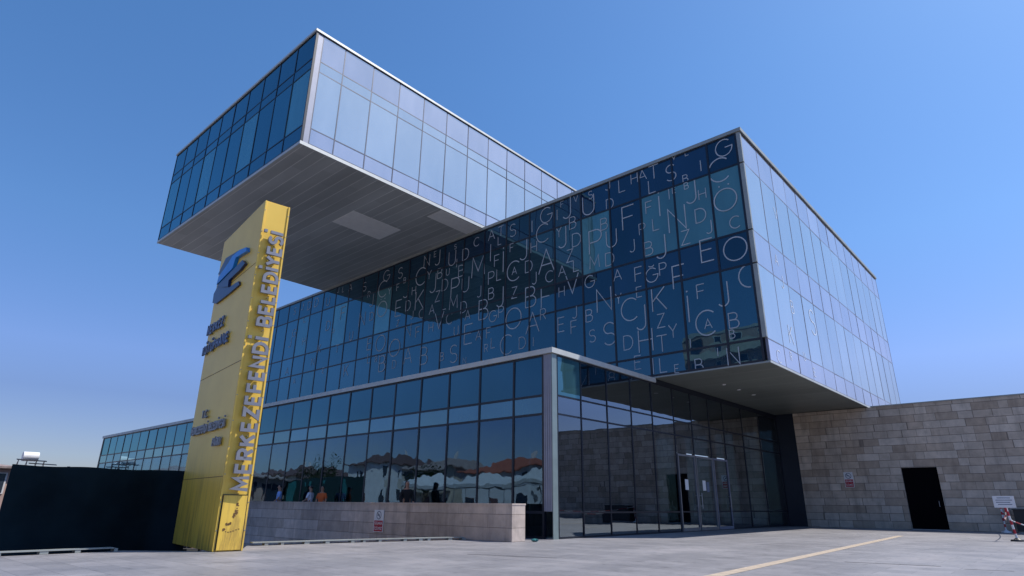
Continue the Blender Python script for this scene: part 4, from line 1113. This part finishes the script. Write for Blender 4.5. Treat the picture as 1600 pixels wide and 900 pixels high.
for yy in (10.75, 11.3, 11.9, 12.4):
    cyl(bm, (-61.25, yy, 3.3), (-61.25, yy, 3.9), .03, n=6); cyl(bm, (-61.8, yy, 3.3), (-61.3, yy, 3.85), .025, n=6)
wobj('stand', bm, M['steel'], T)
bm = bmesh.new(); bmesh.ops.create_icosphere(bm, subdivisions=3, radius=1.0)
for v in bm.verts: v.co = Vector((v.co.x * 1.2, v.co.y * 1.1, v.co.z * .9)) * (1 + .08 * math.sin(v.co.x * 9 + v.co.y * 7))
# street seen only in the glass
HG = 'houses across the street, seen in the glass'
hs = [(-114, -102, -38, -28, 5.6, 1.8, 'plaster', 'tile_dark', 'cream house furthest left in the row mirrored in the lower glass'),
      (-100, -90, -36, -27, 4.4, 1.6, 'plaster_pink', 'tile_dark', 'pink house second from the left in the mirrored row'),
      (-86, -74, -37, -28, 6.2, 2.0, 'plaster_white', 'tile_dark', 'white house in the middle of the mirrored row'),
      (-72, -61, -35, -26, 5.4, 1.8, 'plaster', 'tile_grey', 'cream house with grey tiles in the mirrored row'),
      (-58, -47, -34, -25, 4.6, 1.7, 'plaster_white', 'tile', 'white house with red tiles near the right of the mirrored row'),
      (-44, -36, -33, -24, 3.9, 1.5, 'plaster', 'tile_dark', 'small cream house at the right end of the mirrored row')]
for (x0, x1, y0, y1, h, rh, wm, rm, lab) in hs:
    house(x0, x1, y0, y1, h, rh, wm, rm, lab, HG, balcony=(x0 % 3 < 1))
house(-44, -29.5, -62, -47, 26.5, 0, 'plaster_pink', 'concrete', 'tall pinkish apartment block mirrored in the lettered glass corner', None, floors=9, balcony=True, name='apartment_block')
# green hoarding and tents, mirrored too
T = empty('site_hoarding', (-54, -3.2, 0)); tag(T, 'dark green board hoarding with teal panels, mirrored in the lower left glass', 'hoarding')
bm = bmesh.new()
for k in range(10): box(bm, -61.5 + k * 1.5 + .02, -60.02 + k * 1.5, -3.3, -3.2, .1, 3.1)
wobj('board', bm, M['hoard'], T)
for xx in (-59.2, -55.8, -50.6): wobj('teal_panel', B(xx, xx + .9, -3.19, -3.15, .3, 2.9), M['teal'], T)
for k in range(6): 
    bm = bmesh.new(); cyl(bm, (-61.4 + k * 2.95, -3.4, 0), (-61.4 + k * 2.95, -3.4, 3.15), .05, n=8); wobj('post', bm, M['steel'], T)
for (x, y, lab) in ((-43.5, -8, 'white market tent beside the hoarding, mirrored in the glass'), (-37.5, -9, 'middle white market tent mirrored in the glass'), (-31, -8.5, 'white market tent at the right of the three mirrored tents')):
    T = empty('market_tent', (x, y, 0)); tag(T, lab, 'tent', 'market tents mirrored in the glass')
    bm = bmesh.new()
    a = [bm.verts.new((x + sx * 2.3, y + sy * 2.3, 2.3)) for sx, sy in ((-1, -1), (1, -1), (1, 1), (-1, 1))]; b_ = [bm.verts.new((x + sx * 2.3, y + sy * 2.3, 2.6)) for sx, sy in ((-1, -1), (1, -1), (1, 1), (-1, 1))]
    tp = bm.verts.new((x, y, 3.7))
    for i in range(4): bm.faces.new((a[i], a[(i + 1) % 4], b_[(i + 1) % 4], b_[i])); bm.faces.new((b_[i], b_[(i + 1) % 4], tp))
    wobj('canopy', bm, M['canvas'], T)
    for sx, sy in ((-1, -1), (1, -1), (1, 1), (-1, 1)):
        bm = bmesh.new(); cyl(bm, (x + sx * 2.2, y + sy * 2.2, 0), (x + sx * 2.2, y + sy * 2.2, 2.4), .04, n=8); wobj('leg', bm, M['steel'], T)
# trees across the street
def tree(x, y, h, r, label):
    T = empty('street_tree', (x, y, 0)); tag(T, label, 'tree', 'street trees mirrored in the glass')
    bm = bmesh.new(); cyl(bm, (x, y, 0), (x + .2, y, h * .5), .22, .14, 10)
    for k in range(5):
        a = k * 1.26; cyl(bm, (x + .18, y, h * .45), (x + r * .6 * math.cos(a), y + r * .6 * math.sin(a), h * .75), .09, .03, 6)
    wobj('trunk', bm, M['bark'], T)
    bm = bmesh.new(); rn = random.Random(int(x * 10))
    cl = [(x + rn.gauss(0, r * .4), y + rn.gauss(0, r * .4), h * .72 + rn.gauss(0, h * .12), r * rn.uniform(.35, .6)) for _ in range(11)]
    for _ in range(1600):
        c = rn.choice(cl); d_ = Vector((rn.gauss(0, 1), rn.gauss(0, 1), rn.gauss(0, .8))).normalized() * c[3] * rn.uniform(.5, 1.05)
        p = Vector(c[:3]) + d_; s = rn.uniform(.08, .17); u_ = Vector((rn.gauss(0, 1), rn.gauss(0, 1), rn.gauss(0, 1))).normalized(); v_ = u_.orthogonal().normalized()
        bm.faces.new([bm.verts.new(p + u_ * s), bm.verts.new(p + v_ * s * .6), bm.verts.new(p - u_ * s), bm.verts.new(p - v_ * s * .6)])
    wobj('crown', bm, M['leaf'], T)
tree(-88, -24, 6.5, 2.4, 'broad green tree before the pink house in the mirrored street')
tree(-62, -22, 5.8, 2.6, 'green tree left of the red tiled white house in the mirrored street')
